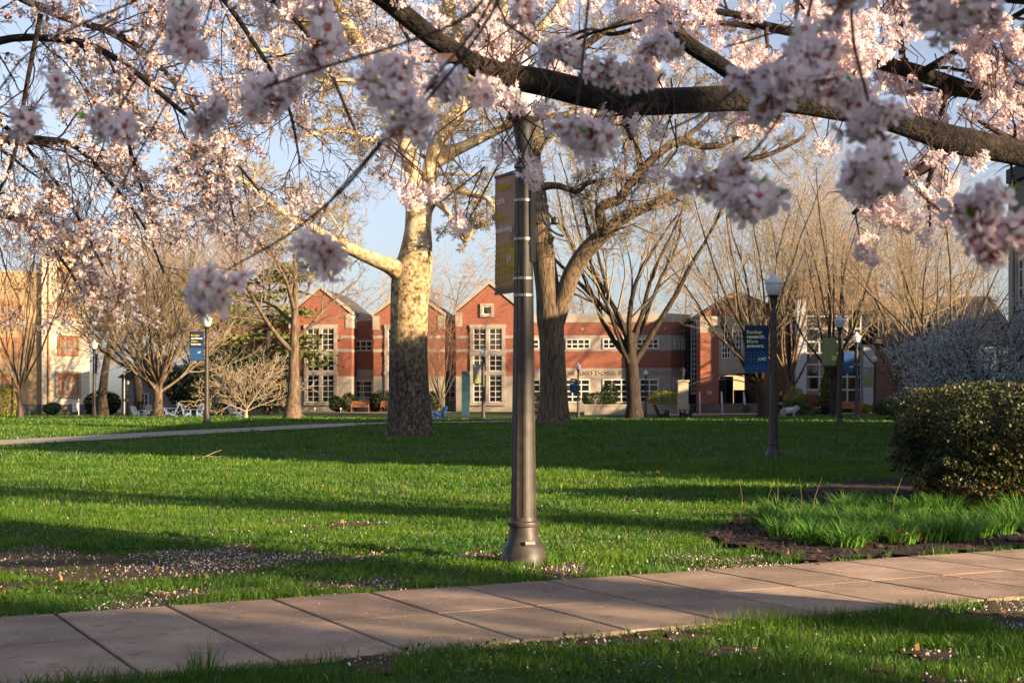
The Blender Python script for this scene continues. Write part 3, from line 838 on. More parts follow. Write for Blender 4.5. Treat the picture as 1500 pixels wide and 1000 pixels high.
# ---- library
F1 = Plane(983, 130, -math.atan(.10))
lib = thing('library_building', F1.o, 'long two storey red brick and limestone library with three pointed gables', 'building', None, F1.a)
def X(px, v=0): return F1.x(px, v)
def Z(px, py, v=0): return F1.z(px, py, v)
zb, zs, zt, zp = -.2, Z(900, 540), Z(900, 465), 0
VG, VR = -1.5, .9
gables = [(424, 515, 470, 424, 462), (547, 650, 597, 426, 464), (668, 766, 714, 417, 459)]
wall = MB(); band = MB(); base = MB(); cop = MB(); roof = MB()
for (a, c, ap, pa, pe) in gables:
    x0, x1, xa = X(a, VG), X(c, VG), X(ap, VG)
    xm = (x0 + x1) / 2
    z1 = Z(ap, pe, VG); za = Z(ap, pa, VG)
    zst = Z(ap, 551, VG)
    wall.prism([(x0, zst), (x1, zst), (x1, z1), (xm, za), (x0, z1)], VG, VG + 6)
    base.box(x0, x1, VG, VG + 6, zb, zst)
    for py in (493.5, 513.5):
        zc = Z(ap, py, VG); band.box(x0 - .02, x1 + .02, VG - .03, VG + 6, zc - .13, zc + .13)
    # corner piers with stone heads, sloping copings
    for xx in (x0, x1):
        s = 1 if xx == x1 else -1
        band.box(min(xx - s * .55, xx + s * .06), max(xx - s * .55, xx + s * .06), VG - .06, VG + 6.05, z1 - 1.15, z1 + .12)
    for s in (-1, 1):
        xe = x1 if s > 0 else x0
        cop.add([(xe + s * .15, VG - .12, z1 + .05), (xm, VG - .12, za + .08), (xm, VG - .12, za + .36), (xe + s * .15, VG - .12, z1 + .33),
                 (xe + s * .15, VG + .35, z1 + .05), (xm, VG + .35, za + .08), (xm, VG + .35, za + .36), (xe + s * .15, VG + .35, z1 + .33)],
                [(0, 1, 2, 3), (7, 6, 5, 4), (0, 4, 5, 1), (1, 5, 6, 2), (2, 6, 7, 3), (3, 7, 4, 0)])
        roof.add([(xe + s * .1, VG + .36, z1 + .02), (xm, VG + .36, za + .03), (xm, VG + 12, za + .03), (xe + s * .1, VG + 12, z1 + .02),
                  (xe + s * .1, VG + .36, z1 + .16), (xm, VG + .36, za + .17), (xm, VG + 12, za + .17), (xe + s * .1, VG + 12, z1 + .16)],
                 [(0, 1, 2, 3), (7, 6, 5, 4), (0, 4, 5, 1), (1, 5, 6, 2), (2, 6, 7, 3), (3, 7, 4, 0)])
# recesses between the gables, and the far left end
recs = [(515, 547), (650, 668)]
for a, c in recs:
    x0, x1 = X(a, VR) - .6, X(c, VR) + .6
    zst = Z((a + c) / 2, 541, VR)
    wall.box(x0, x1, VR, VR + 5, zst, Z((a + c) / 2, 470, VR)); base.box(x0, x1, VR + .002, VR + 5, zb, zst)
    band.box(x0, x1, VR - .02, VR + 5.05, Z((a + c) / 2, 470, VR), Z((a + c) / 2, 461, VR))
x0, x1 = X(330, 3), X(424, 3)
wall.box(x0, x1 - .01, 3, 9, 5.2, Z(400, 468, 3)); base.box(x0, x1 - .01, 3.003, 9, zb, 5.2); band.box(x0, x1 - .02, 2.97, 9.02, Z(400, 468, 3), Z(400, 460, 3))
# long flat wing with a chamfered end
x0, x1 = X(766) - .8, X(983)
CH = 1.75
zA, zB, zC, zD, zE = Z(900, 540), Z(900, 514), Z(900, 491), Z(900, 472), Z(900, 459.5)
pl = [(x0, 0), (x1, 0), (x1 + CH, CH), (x1 + CH, 9), (x0, 9)]
def off(e): return [(x0, -e), (x1 + e * .41, -e), (x1 + CH + e, CH - e * .41), (x1 + CH + e, 9), (x0, 9)]
base.plan(pl, zb, zA); wall.plan(pl, zA, zB); wall.plan(pl, zC, zD)
band.plan(off(.04), zB, zC); band.plan(off(.05), zD, zE); band.plan(off(.03), zA - .09, zA + .05)
wall.build('wall', M['brick'], lib); band.build('stone_band', M['stone'], lib); base.build('stone_base', M['stone'], lib)
cop.build('gable_coping', M['stone'], lib); roof.build('roof', M['roof'], lib)
# windows: tall gable lights
for (a, c, ap, pa, pe), (wl, wr) in zip(gables, ((446, 494), (564, 622), (689, 740))):
    xl, xr = X(wl, VG), X(wr, VG)
    q = MB(); zt_, zb_ = Z(ap, 481, VG), Z(ap, 589, VG); sw = .28; ym = (xl + xr) / 2
    za_, zb2, zc_, zd_ = Z(ap, 513, VG), Z(ap, 520, VG), Z(ap, 543.5, VG), Z(ap, 549, VG)
    q.box(xl, xl + sw, VG - .16, VG, zb_, zt_); q.box(xr - sw, xr, VG - .16, VG, zb_, zt_); q.box(ym - sw / 2, ym + sw / 2, VG - .16, VG, zb_, zt_)
    for h0, h1 in ((zt_, zt_ + .35), (zb2, za_), (zd_, zc_), (zb_ - .3, zb_)): q.box(xl - .04, xr + .04, VG - .18, VG, h0, h1)
    sur = q.build('window_surround', M['stone'], lib)
    for s0, s1 in ((xl + sw, ym - sw / 2), (ym + sw / 2, xr - sw)):
        window(lib, s0, s1, za_, zt_, VG - .015, 2, 4, M['white_trim'], .07, .055)
        window(lib, s0, s1, zc_, zb2, VG - .015, 2, 3, M['white_trim'], .07, .055)
        window(lib, s0, s1, zb_, zd_, VG - .015, 2, 5, M['white_trim'], .07, .055)
window(lib, X(707, VG), X(720, VG), Z(714, 461, VG), Z(714, 448, VG), VG - .01, 1, 1, M['white_trim'], .1, .05, M['stone'], .2)
for a, c in ((519, 546), (650, 668)):
    window(lib, X(a, VR), X(c, VR), Z(530, 514, VR), Z(530, 498.5, VR), VR - .01, 3, 2, M['white_trim'], .10, .07, hbars=[.42])
    window(lib, X(a, VR), X(c, VR), Z(530, 586, VR), Z(530, 557, VR), VR - .01, 2, 4, M['white_trim'], .10, .07, hbars=[.14, .42, .72])
# wing windows
for a, c, n in ((760, 790, 3), (829, 864.5, 4), (883, 918.5, 4), (932, 965, 4)):
    window(lib, X(a), X(c), Z(900, 511), Z(900, 496), -.055, n, 2, M['white_trim'], .11, .10, hbars=[.48])
for a, c, n in ((770, 792, 2), (800, 864.5, 5), (883, 965, 6)):
    window(lib, X(a), X(c), Z(900, 589.5), Z(900, 555), -.015, n, 4, M['white_trim'], .11, .10, hbars=[.25, .48, .76])
for a in (853, 974):
    q = MB(); xx, zz = X(a), Z(a, 481.5); q.box(xx - .12, xx + .12, -.02, .0, zz - .12, zz + .12); q.build('stone_block', M['stone'], lib)
text_mesh('lettering', 'VERNON AND DORIS BISHOP LIBRARY', .58, M['ink_dark'], lib, (X(801), -.03, Z(900, 549.5)), depth=.02, space=1.17, sx=.98, bold=.0)
# chamfer windows
for u0, u1, z0, z1, n, mrows in ((.28, 1.02, 511, 495.5, 2, 2), (1.3, 2.05, 511, 495.5, 2, 2), (.2, 1.05, 571, 553, 2, 3)):
    w_ = window(lib, u0, u1, Z(983, z0), Z(983, z1), -.05, n, mrows, M['white_trim'], .09, .07, glass=M['glass_pale'])
    w_.location = (x1, 0, 0); w_.rotation_euler = (0, 0, R(45))

# ---- entrance pavilion: glazed stair, brick pier, stone arch under a gable
F2 = Plane(1040, 126, 0.0)
ent = thing('entrance_pavilion', F2.o, 'brick entrance pavilion with low stone arch and brown gable, right of the library wing', 'building')
def X2(p_, v=0): return F2.x(p_, v)
def Z2(p_, q_, v=0): return F2.z(p_, q_, v)
zg = .3
b = MB()
b.box(X2(1026), X2(1053), 0, 8, zg, Z2(1040, 487)); b.box(X2(1112), X2(1166), 0, 8, zg, Z2(1140, 455))
b.prism([(X2(1027), Z2(1080, 463)), (X2(1166), Z2(1080, 463)), (X2(1080), Z2(1080, 427))], .5, 7)
b.build('wall', M['brick'], ent)
b = MB(); b.box(X2(1026), X2(1112), .15, 8, Z2(1080, 487), Z2(1080, 463))
xl, xr, zk = X2(1053), X2(1112), Z2(1080, 553)
za = Z2(1080, 546.5)
arc = [(xl, Z2(1080, 486)), (xl, zk)] + [(xl + (xr - xl) * s, zk + (za - zk) * math.sin(min(1, s * 1.6) * math.pi / 2)) for s in np.linspace(0, 1, 10)[1:]] + [(xr, Z2(1080, 486))]
b.prism(arc, .1, 8)
b.build('stone_front', M['stone'], ent)
b = MB()
b.prism([(X2(1022), Z2(1080, 462)), (X2(1080), Z2(1080, 424.5)), (X2(1172), Z2(1080, 462)), (X2(1172), Z2(1080, 465)), (X2(1080), Z2(1080, 427.5)), (X2(1022), Z2(1080, 465))], .3, 7.4)
b.build('roof', M['roof'], ent)
window(ent, X2(1057), X2(1070), Z2(1080, 525), Z2(1080, 484), .095, 3, 5, M['white_trim'], .08, .07)
window(ent, X2(1073.5), X2(1087), Z2(1080, 525), Z2(1080, 484), .095, 3, 5, M['white_trim'], .08, .07)
window(ent, X2(1094), X2(1107), Z2(1080, 525), Z2(1080, 484), .095, 3, 5, M['white_trim'], .08, .07)
b = MB(); b.box(X2(1008, 3), X2(1026.5, 3), 3, 8, zg, Z2(1015, 466, 3)); b.build('stair_tower', M['dark'], ent)
window(ent, X2(1012, 3), X2(1026, 3), Z2(1015, 577, 3), Z2(1015, 474, 3), 2.99, 3, 14, M['grey_trim'], .08, .07, name='stair_glazing')
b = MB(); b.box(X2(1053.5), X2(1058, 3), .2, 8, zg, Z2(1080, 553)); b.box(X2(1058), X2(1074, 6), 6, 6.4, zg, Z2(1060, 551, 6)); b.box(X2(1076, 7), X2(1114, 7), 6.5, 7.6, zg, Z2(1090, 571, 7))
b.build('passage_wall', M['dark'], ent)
b = MB(); b.box(X2(1035.5), X2(1043), -.03, 0, Z2(1040, 577.5), Z2(1040, 572)); b.build('plaque', M['stone'], ent)
# steps and rails
st = thing('entrance_steps', (0, 0, 0), 'low flight of grey steps with three pale handrails leading up to the stone arch', 'steps')
zt_ = 1.25; z0_ = G(18, 118)
b = MB()
for i in range(5):
    h = z0_ + (zt_ - z0_) * (i + 1) / 5
    b.box(F2.o.x + X2(1022), F2.o.x + X2(1108), 120.5 + i * .42, 120.5 + (i + 1) * .42 + (4 if i == 4 else .0), z0_ - .4, h)
b.build('step_treads', M['stone_dark'], st)
for px_ in (1023.5, 1056, 1089):
    x = (px_ - 750) / FOC * 121
    pts = [(x, 120.2, z0_), (x, 120.2, z0_ + .95), (x + .25, 122.4, zt_ + .95), (x + .25, 122.4, zt_)]
    b = MB()
    for k in range(3): b.bar(pts[k], pts[k + 1], .10, .10)
    b.bar((x, 120.2, z0_ + .55), (x + .25, 122.4, zt_ + .55), .06, .06)
    b.build('handrail', M['rail'], st)

# gate pier with lantern, planter walls, overhead iron arch
p = on(1000, 118)
t = thing('gate_pier', p, 'square limestone pier with an iron lantern on top, left of the entrance steps', 'pier')
b = MB(); b.box(-.42, .42, -.42, .42, -.2, 2.6); b.box(-.5, .5, -.5, .5, 2.6, 2.78); b.build('shaft', M['stone'], t, bevel=.02)
b = MB(); b.lathe([(.05, 2.78), (.05, 3.0), (.12, 3.05), (.22, 3.5), (.26, 3.55), (.1, 3.75), (.01, 3.85)], 8); b.build('lantern', M['iron_dark'], t)
xa, ya = p.x, p.y
t = thing('iron_arch', (0, 0, 0), 'thin black iron arch with rings spanning the walk before the entrance', 'arch')
P0, P1 = Vector((xa + .3, 118, 2.2)), Vector((xa + 7.4, 118, 1.9))
pol = []
for dz in (0, .42):
    pol.append(([(P0.x + (P1.x - P0.x) * s, 118, P0.z + (P1.z - P0.z) * s + dz + 1.15 * math.sin(s * math.pi)) for s in np.linspace(0, 1, 16)], [.045] * 16))
tube_obj('arch_bars', pol, 6, M['iron_dark'], t)
for s in (.4, .83):
    c = (P0.x + (P1.x - P0.x) * s, 118, P0.z + (P1.z - P0.z) * s + .21 + 1.15 * math.sin(s * math.pi))
    tube_obj('ring', [([(c[0] + .2 * math.cos(a), 118, c[2] + .2 * math.sin(a)) for a in np.linspace(0, 6.283, 14)], [.035] * 14)], 6, M['iron_dark'], t)
def low_wall(px0, px1, d, z0, z1, label):
    a, c = (px0 - 750) / FOC * d, (px1 - 750) / FOC * d
    t = thing('planter_wall', ((a + c) / 2, d, z0), label, 'low wall', 'low planter walls'); hw = (c - a) / 2
    b = MB(); b.box(-hw, hw, -.2, .2, -.4, z1 - z0 - .14); b.build('wall', M['stone'], t)
    b = MB(); b.box(-hw - .05, hw + .05, -.26, .26, z1 - z0 - .14, z1 - z0); b.build('coping', M['stone'], t)
low_wall(856, 1010, 119, .2, 1.18, 'long low limestone planter wall in front of the library wing')
low_wall(1160, 1212, 112, .2, 1.0, 'low limestone planter wall before the glazed hall, lime and rust shrubs above')

# tan building seen through the arch
b = MB(); x0, x1 = (1050 - 750) / FOC * 175, (1140 - 750) / FOC * 175
t = thing('distant_building', (x0, 175, 0), 'tan sunlit building seen far off through the stone arch', 'building')
b.box(0, x1 - x0, 0, 8, -.5, 4.6); b.build('wall', M['tan_wall'], t); b = MB(); b.box(-.3, x1 - x0 + .3, -.3, 8.3, 4.6, 4.9); b.build('roof', M['roof'], t)

# ---- science hall: white piers and curtain wall, then a brown brick block with lettering
F3 = Plane(1180, 122, 0.0)
sc = thing('science_hall', F3.o, 'brown brick and glass hall with white piers and big tiled roof, behind the right lamps', 'building')
def X3(p_, v=0): return F3.x(p_, v)
def Z3(p_, q_, v=0): return F3.z(p_, q_, v)
b = MB(); b.box(X3(1168), X3(1286), .12, 14, 0, Z3(1200, 405)); b.build('glazed_core', M['dark'], sc)
b = MB(); b.box(X3(1166), X3(1179), -.5, .5, 0, Z3(1170, 440)); b.box(X3(1263), X3(1280), -.5, .5, 0, Z3(1270, 505)); b.build('white_pier', M['grey_trim'], sc)
window(sc, X3(1180), X3(1262), Z3(1200, 590), Z3(1200, 462), .11, 4, 9, M['grey_trim'], .12, .14, hbars=[.15, .3, .44, .57, .7, .85], name='curtain_wall')
b = MB(); b.box(X3(1281), X3(1357), -.6, 14, 0, Z3(1310, 498)); b.box(X3(1357), X3(1440), 1.2, 14, Z3(1400, 545, 1.2), Z3(1400, 498)); b.box(X3(1357), X3(1388), 1.2, 14, 0, Z3(1400, 545, 1.2))
b.build('wall', M['brick_dark'], sc)
b = MB(); b.box(X3(1168), X3(1286), -.02, 14, Z3(1200, 455), Z3(1200, 405)); b.build('upper_wall', M['brick_dark'], sc)
b = MB(); b.box(X3(1285), X3(1336), -.64, -.6, Z3(1310, 546), Z3(1310, 538)); b.build('name_band', M['brick'], sc)
text_mesh('lettering', 'NEIDIG-GARBER', .42, M['ink_red'], sc, (X3(1287), -.66, Z3(1310, 544.6)), depth=.02, space=1.28)
b = MB(); b.box(X3(1290), X3(1296), -.63, -.6, Z3(1310, 587), Z3(1310, 583)); b.build('plaque', M['white_trim'], sc)
window(sc, X3(1389, 1.2), X3(1440, 1.2), Z3(1400, 592, 1.2), Z3(1400, 545, 1.2), 1.18, 4, 4, M['grey_trim'], .25, .16, hbars=[.3, .5, .66])
b = MB(); b.box(X3(1356), X3(1365), -.3, .5, 0, Z3(1360, 540)); b.box(X3(1436), X3(1446), .3, 1.0, 0, Z3(1440, 540)); b.build('white_pier', M['grey_trim'], sc)
b = MB()
xl, xr = X3(1268, 2), X3(1478, 2); ze, zr = Z3(1300, 500), Z3(1300, 425)
b.add([(xl, -1.2, ze), (xr, -1.2, ze), (xr, 7, zr), (xl + 1.8, 7, zr), (xl, 14, ze), (xr, 14, ze),
       (xl, -1.2, ze - .2), (xr, -1.2, ze - .2), (xl, 14, ze - .2), (xr, 14, ze - .2)], [(0, 1, 2, 3), (3, 2, 5, 4), (0, 3, 4), (1, 5, 2), (6, 7, 1, 0), (7, 9, 5, 1), (9, 8, 4, 5), (8, 6, 0, 4), (8, 9, 7, 6)])
rf = b.build('roof', M['tile_roof'], sc)

# ---- cream and buff brick hall on the left
F4 = Plane(131, 150, R(20))
yh = thing('cream_brick_hall', F4.o, 'tall sunlit cream and buff brick hall with orange window frames at the far left', 'building', None, F4.a)
def X4(p_, v=0): return F4.x(p_, v)
def Z4(p_, q_, v=0): return F4.z(p_, q_, v)
ztop = Z4(100, 384)
b = MB(); b.box(X4(72), 0, 0, 9, Z4(100, 592), ztop); b.box(X4(61), X4(72) - .25, -.35, 9, Z4(100, 592), ztop + .5); b.build('wall', M['brick_cream'], yh)
b = MB(); b.box(X4(-90, 0.35), X4(61), 0.35, 9, Z4(30, 592, 0.35), Z4(30, 400, 0.35)); b.build('buff_wall', M['brick_buff'], yh)
b = MB(); b.box(X4(72), .04, -.06, 9, -.6, Z4(100, 592)); b.box(X4(61) - .05, X4(72), -.41, 9, -.6, Z4(100, 592)); b.box(X4(-90, 0.35), X4(61), 0.28, 9, -.6, Z4(30, 592, 0.35)); b.build('plinth', M['stone_dark'], yh)
b = MB(); b.box(X4(72), .1, -.1, 9, ztop, ztop + .5); b.box(X4(-90, 0.35), X4(61), 0.25, 9, Z4(30, 400, 0.35), Z4(30, 396, 0.35)); b.box(X4(-90, 0.35), X4(61), 0.29, 0.35, Z4(30, 541, 0.35), Z4(30, 539, 0.35)); b.build('stone_band', M['stone'], yh)
b = MB(); b.prism([(X4(61), ztop + .5), (.3, ztop + .5), (X4(96), ztop + 3.6)], .2, 9); b.build('roof', M['roof'], yh)
for z0, z1 in ((579, 546.5), (521.5, 491.5), (466, 436), (415, 392)):
    window(yh, X4(84.5), X4(115.5), Z4(100, z0), Z4(100, z1), -.02, 4, 1, M['orange_trim'], .22, .26, M['stone'] if z0 == 579 else None, .22, M['glass_pale'], hbars=[.80])
for px_ in (3, 18):
    for z0, z1 in ((579, 548), (524, 494), (469, 440)):
        window(yh, X4(px_, 0.35), X4(px_ + 12, 0.35), Z4(20, z0, 0.35), Z4(20, z1, 0.35), 0.34, 2, 1, M['orange_trim'], .2, .2, None, .2, M['glass_pale'], hbars=[.75])
b = MB(); b.lathe([(.09, 0), (.09, ztop)], 8, c=(X4(72) - .1, -.1)); b.build('downpipe', M['orange_trim'], yh)
for px_ in (27, 45, 92, 108):
    v = 0.27 if px_ < 60 else -.07
    window(yh, X4(px_, v), X4(px_ + 7, v), Z4(100, 609, v), Z4(100, 599, v), v, 2, 1, M['iron_dark'], .08, .05, name='basement_window')

# ---- grey stucco hall close on the right; its long shadow lies across the lawn
gh = thing('grey_hall', (20, 0, 0), 'grey stucco hall in shade at the right edge with a pale corner trim', 'building')
b = MB(); b.box(0, 16, 19, 58, -.3, 10.2); b.build('wall', M['hall_wall'], gh)
b = MB(); b.box(-.12, .5, 57.6, 58.1, -.3, 10.2); b.build('corner_trim', M['stone'], gh)
b = MB(); b.box(-.2, 16.2, 18.8, 58.15, 10.2, 10.75); b.build('roof', M['roof'], gh)
for y in (22, 27, 32, 37, 42, 47, 52, 56.4):
    for z0, z1 in ((1.2, 3.4), (5.2, 7.4)):
        w_ = window(gh, -.7, .7, z0, z1, 0, 2, 3, M['white_trim'], .1, .05, M['stone'], .14)
        w_.location = (-.003, y, 0); w_.rotation_euler = (0, 0, R(-90))
g2 = thing('tan_annex', (42, 58, 0), 'tall tan annex beyond the grey hall at the far right, behind the white blossom tree', 'building')
b = MB(); b.box(0, 18, 0, 52, -.3, 10.2); b.build('wall', M['tan_wall'], g2)
b = MB(); b.box(-.3, 18.3, -.3, 52.3, 10.2, 10.7); b.build('roof', M['roof'], g2)
for y in range(4, 51, 5):
    w_ = window(g2, -.8, .8, 2, 4.4, 0, 2, 3, M['white_trim'], .1, .05); w_.location = (-.003, y, 0); w_.rotation_euler = (0, 0, R(-90))
g3 = thing('shade_block', (60, 101, 0), 'unseen brick block added at the right to shade the science hall', 'building')  # unseen block, added only to keep sun off the science hall
b = MB(); b.box(0, 12, 0, 26, -.3, 16); b.build('wall', M['brick'], g3)
b = MB(); b.box(-.3, 12.3, -.3, 26.3, 16, 16.5); b.build('roof', M['roof'], g3)
for y in range(4, 25, 5):
    for z0 in (2, 6.5, 11):
        w_ = window(g3, -.8, .8, z0, z0 + 2.4, 0, 2, 3, M['white_trim'], .1, .05); w_.location = (-.003, y, 0); w_.rotation_euler = (0, 0, R(-90))
# far left stucco wall with a lit end behind the white chairs
t = thing('grey_house', ((215 - 750) / FOC * 150, 150, 0), 'small shaded grey house behind the white chairs and tree trunks', 'building')
b = MB(); b.box(-2.6, 3.2, 0, 6, -.5, 3.8); b.build('wall', M['hall_wall'], t)
b = MB(); b.prism([(-3, 3.8), (3.6, 3.8), (.3, 6.4)], -.3, 6.3); b.build('roof', M['roof'], t)
window(t, -.6, .2, .8, 2.2, -.01, 2, 2, M['white_trim'], .08, .05)

# ------------------------------------------------------------------ bare trees
def nrm(v):
    l = math.sqrt(v[0] * v[0] + v[1] * v[1] + v[2] * v[2]) or 1
    return (v[0] / l, v[1] / l, v[2] / l)

def perp(d, a):
    r = (0, 0, 1) if abs(d[2]) < .9 else (1, 0, 0)
    u = nrm((d[1] * r[2] - d[2] * r[1], d[2] * r[0] - d[0] * r[2], d[0] * r[1] - d[1] * r[0]))
    v = (d[1] * u[2] - d[2] * u[1], d[2] * u[0] - d[0] * u[2], d[0] * u[1] - d[1] * u[0])
    c, s = math.cos(a), math.sin(a)
    return (u[0] * c + v[0] * s, u[1] * c + v[1] * s, u[2] * c + v[2] * s)

def grow(out, p, d, L, r, lv, Sp, g, tip=.25):
    n = Sp['n'][lv]; wob = Sp['wob'][lv]; up = Sp['up'][lv]; st = L / n
    pts = [tuple(p)]; rad = [r]; dirs = [d]
    for i in range(1, n + 1):
        d = nrm((d[0] + g.gauss(0, wob), d[1] + g.gauss(0, wob), d[2] + g.gauss(0, wob) + up))
        p = (p[0] + d[0] * st, p[1] + d[1] * st, p[2] + d[2] * st)
        pts.append(p); rad.append(r * (1 - (1 - tip) * i / n)); dirs.append(d)
    out.setdefault(lv, []).append((pts, rad))
    sprout(out, pts, rad, dirs, L, lv, Sp, g)

def sprout(out, pts, rad, dirs, L, lv, Sp, g, t0=None, kids=None):
    if lv + 1 >= len(Sp['n']): return
    k = kids if kids is not None else Sp['kids'][lv]
    t0 = Sp['t0'][lv] if t0 is None else t0
    n = len(pts) - 1; az = g.random() * 6.28
    for j in range(k):
        t = t0 + (1 - t0) * (j + g.random()) / k
        f = min(t * n, n - .001); i = int(f); f -= i
        q = tuple(pts[i][c] + (pts[i + 1][c] - pts[i][c]) * f for c in range(3))
        rr = rad[i] + (rad[i + 1] - rad[i]) * f
        a0, a1 = Sp['ang'][lv]; a = R(g.uniform(a0, a1)); az += 2.4 + g.uniform(-.5, .5)
        e = perp(dirs[i], az); dd = dirs[i]
        nd = nrm(tuple(dd[c] * math.cos(a) + e[c] * math.sin(a) for c in range(3)))
        l0, l1 = Sp['lr'][lv]; LL = L * g.uniform(l0, l1) * (1 - .45 * t)
        r2 = max(Sp['rmin'], min(rr * .75, rr * g.uniform(*Sp.get('rr', (.45, .7)))))
        if lv + 2 >= len(Sp['n']): r2 = max(Sp['rmin'], min(r2, Sp['rmin'] * 1.6))
        grow(out, q, nd, LL, r2, lv + 1, Sp, g)

VASE = dict(n=[5, 8, 6, 5, 4], wob=[.04, .10, .15, .19, .22], up=[0, .05, .06, .04, .01], kids=[11, 8, 6, 5], t0=[.55, .22, .18, .12],
            ang=[(14, 42), (14, 34), (18, 42), (20, 50)], lr=[(2.2, 3.4), (.45, .75), (.42, .7), (.4, .7)], rmin=.012, rr=(.33, .55))
SPREAD = dict(n=[7, 8, 6, 5, 4], wob=[.05, .12, .15, .18, .2], up=[.05, .03, .02, .01, .0], kids=[10, 8, 7, 5], t0=[.32, .2, .15, .12],
              ang=[(35, 75), (28, 60), (25, 60), (25, 60)], lr=[(.5, .85), (.42, .7), (.4, .7), (.4, .7)], rmin=.012)
ROUND = dict(n=[4, 8, 6, 5, 4], wob=[.03, .05, .08, .12, .15], up=[0, .05, .05, .04, .02], kids=[20, 9, 7, 4], t0=[.72, .12, .15, .12],
             ang=[(12, 66), (10, 28), (12, 32), (16, 42)], lr=[(2.0, 2.9), (.5, .8), (.45, .7), (.4, .7)], rmin=.014, rr=(.3, .5))

def tree_parts(root, out, split, mt, mc, s0=10, s1=4, extra=None):
    tr = []; cr = []
    for lv, L in out.items(): (tr if lv < split else cr).extend(L)
    tube_obj('trunk', tr, s0, mt, root)
    if cr: tube_obj('crown', cr, s1, mc, root, False)

def bare_tree(px_, d, label, H, r, trunk_h, Sp, seed, mt='bark_dark', mc='bark_grey', group='bare trees on the campus lawn', lean=(0, 0), scale=None, rmin=None, name='bare_tree'):
    g = random.Random(seed); Sp = dict(Sp)
    Sp['rmin'] = rmin or max(.008, d * .000095)
    p = on(px_, d); t = thing(name, p, label, 'tree', group)
    out = {}
    if Sp['t0'][0] < .5:            # central leader
        grow(out, (0, 0, -.15), nrm((lean[0], lean[1], 1)), H * .86, r, 0, Sp, g, .12)
    else:
        lr = Sp['lr'][0]; k = (H - trunk_h) / trunk_h / (sum(lr) / 2) / .66
        Sp['lr'] = [(lr[0] * k, lr[1] * k)] + Sp['lr'][1:]
        grow(out, (0, 0, -.15), nrm((lean[0], lean[1], 1)), trunk_h, r, 0, Sp, g, .72)
    q = out[0][0]; q[1][0] *= 1.45; q[1][1] *= 1.02
    # root flare
    b0 = q[0][0]; out[0].append(([b0, (b0[0], b0[1], .35)], [r * 1.75, r * .9]))
    tree_parts(t, out, 2, M[mt], M[mc])
    return t

# straight dark shade tree with ascending limbs right of centre
bare_tree(930, 88, 'straight dark trunk tree with many upswept limbs before the library wing', 17.0, .47, 5.4, VASE, 11, 'bark_dark', 'bark_twig')
bare_tree(1118, 92, 'upswept bare tree standing right behind the navy banner, lit tan above', 16.5, .33, 3.2, VASE, 12, 'bark_dark', 'bark_twig')
bare_tree(1160, 106, 'slender bare tree between the entrance and the glazed hall', 15.5, .26, 3.0, VASE, 13, 'bark_warm', 'bark_twig')
bare_tree(1222, 96, 'bare tree with dark trunk close behind the olive banner lamp', 15.0, .30, 3.4, VASE, 14, 'bark_dark', 'bark_pale')
bare_tree(1346, 112, 'pale sunlit straight trunk tree before the brown brick wall', 16.5, .36, 7.0, SPREAD, 15, 'bark_warm', 'bark_pale')
bare_tree(1378, 88, 'multi limbed bare tree rising behind the middle of the hedge', 13.6, .30, 2.2, VASE, 16, 'bark_warm', 'bark_twig')
bare_tree(1290, 135, 'bare tree behind the brown brick hall, showing over its roof', 19.5, .30, 4.0, VASE, 17, 'bark_grey', 'bark_pale')
bare_tree(1196, 140, 'tall bare tree behind the glazed hall', 20, .30, 5.0, VASE, 18, 'bark_grey', 'bark_pale')
bare_tree(1318, 104, 'fine twigged bare tree rising just above the left end of the hedge', 14.5, .22, 2.6, VASE, 36, 'bark_warm', 'bark_pale')
# left side
bare_tree(428, 84, 'bare tree with rough brown trunk at the left end of the library', 13.5, .40, 6.0, SPREAD, 21, 'bark_warm', 'bark_grey')
bare_tree(231, 96, 'round headed bare tree with dense upright shoots among the white chairs', 11.0, .36, 2.3, ROUND, 22, 'bark_warm', 'bark_twig', rmin=.017)
bare_tree(360, 90, 'small low pale ornamental tree with twiggy rounded crown', 4.3, .11, .75, dict(ROUND, up=[0, .0, .02, .03, .02], ang=[(30, 85), (20, 45), (20, 50), (20, 50)], kids=[9, 8, 6, 3]), 23, 'bark_pale', 'bark_pale', rmin=.014)
bare_tree(151, 106, 'dark trunk tree right of the cream brick hall', 15, .38, 6, SPREAD, 24, 'bark_dark', 'bark_red')
bare_tree(205, 118, 'dark trunk tree standing behind the white chairs', 14, .42, 5, SPREAD, 25, 'bark_dark', 'bark_red')
bare_tree(290, 130, 'reddish twigged bare tree behind the left lamp post', 16, .3, 3, VASE, 26, 'bark_grey', 'bark_red')
bare_tree(30, 86, 'bare tree in front of the buff wall at the far left', 12, .17, 2.2, VASE, 27, 'bark_warm', 'bark_grey')
bare_tree(648, 122, 'small multi stemmed tree against the library recess right of the sycamore', 9.0, .16, 1.2, VASE, 29, 'bark_twig', 'bark_red')
bare_tree(533, 172, 'distant bare tree over the library roof left of the sycamore', 15, .3, 4, SPREAD, 30, 'bark_grey', 'bark_pale', 'distant trees behind the library')
bare_tree(655, 180, 'distant bare tree over the library roof right of the sycamore', 19, .3, 4, SPREAD, 31, 'bark_grey', 'bark_pale', 'distant trees behind the library')
bare_tree(990, 185, 'distant pale bare tree over the right end of the library roof', 20, .3, 4, SPREAD, 32, 'bark_grey', 'bark_pale', 'distant trees behind the library')
bare_tree(870, 190, 'distant bare tree over the middle of the library wing roof', 17, .3, 4, SPREAD, 33, 'bark_grey', 'bark_pale', 'distant trees behind the library')
bare_tree(395, 150, 'bare tree behind the dark evergreen hedge on the left', 17, .3, 5, SPREAD, 34, 'bark_grey', 'bark_grey')
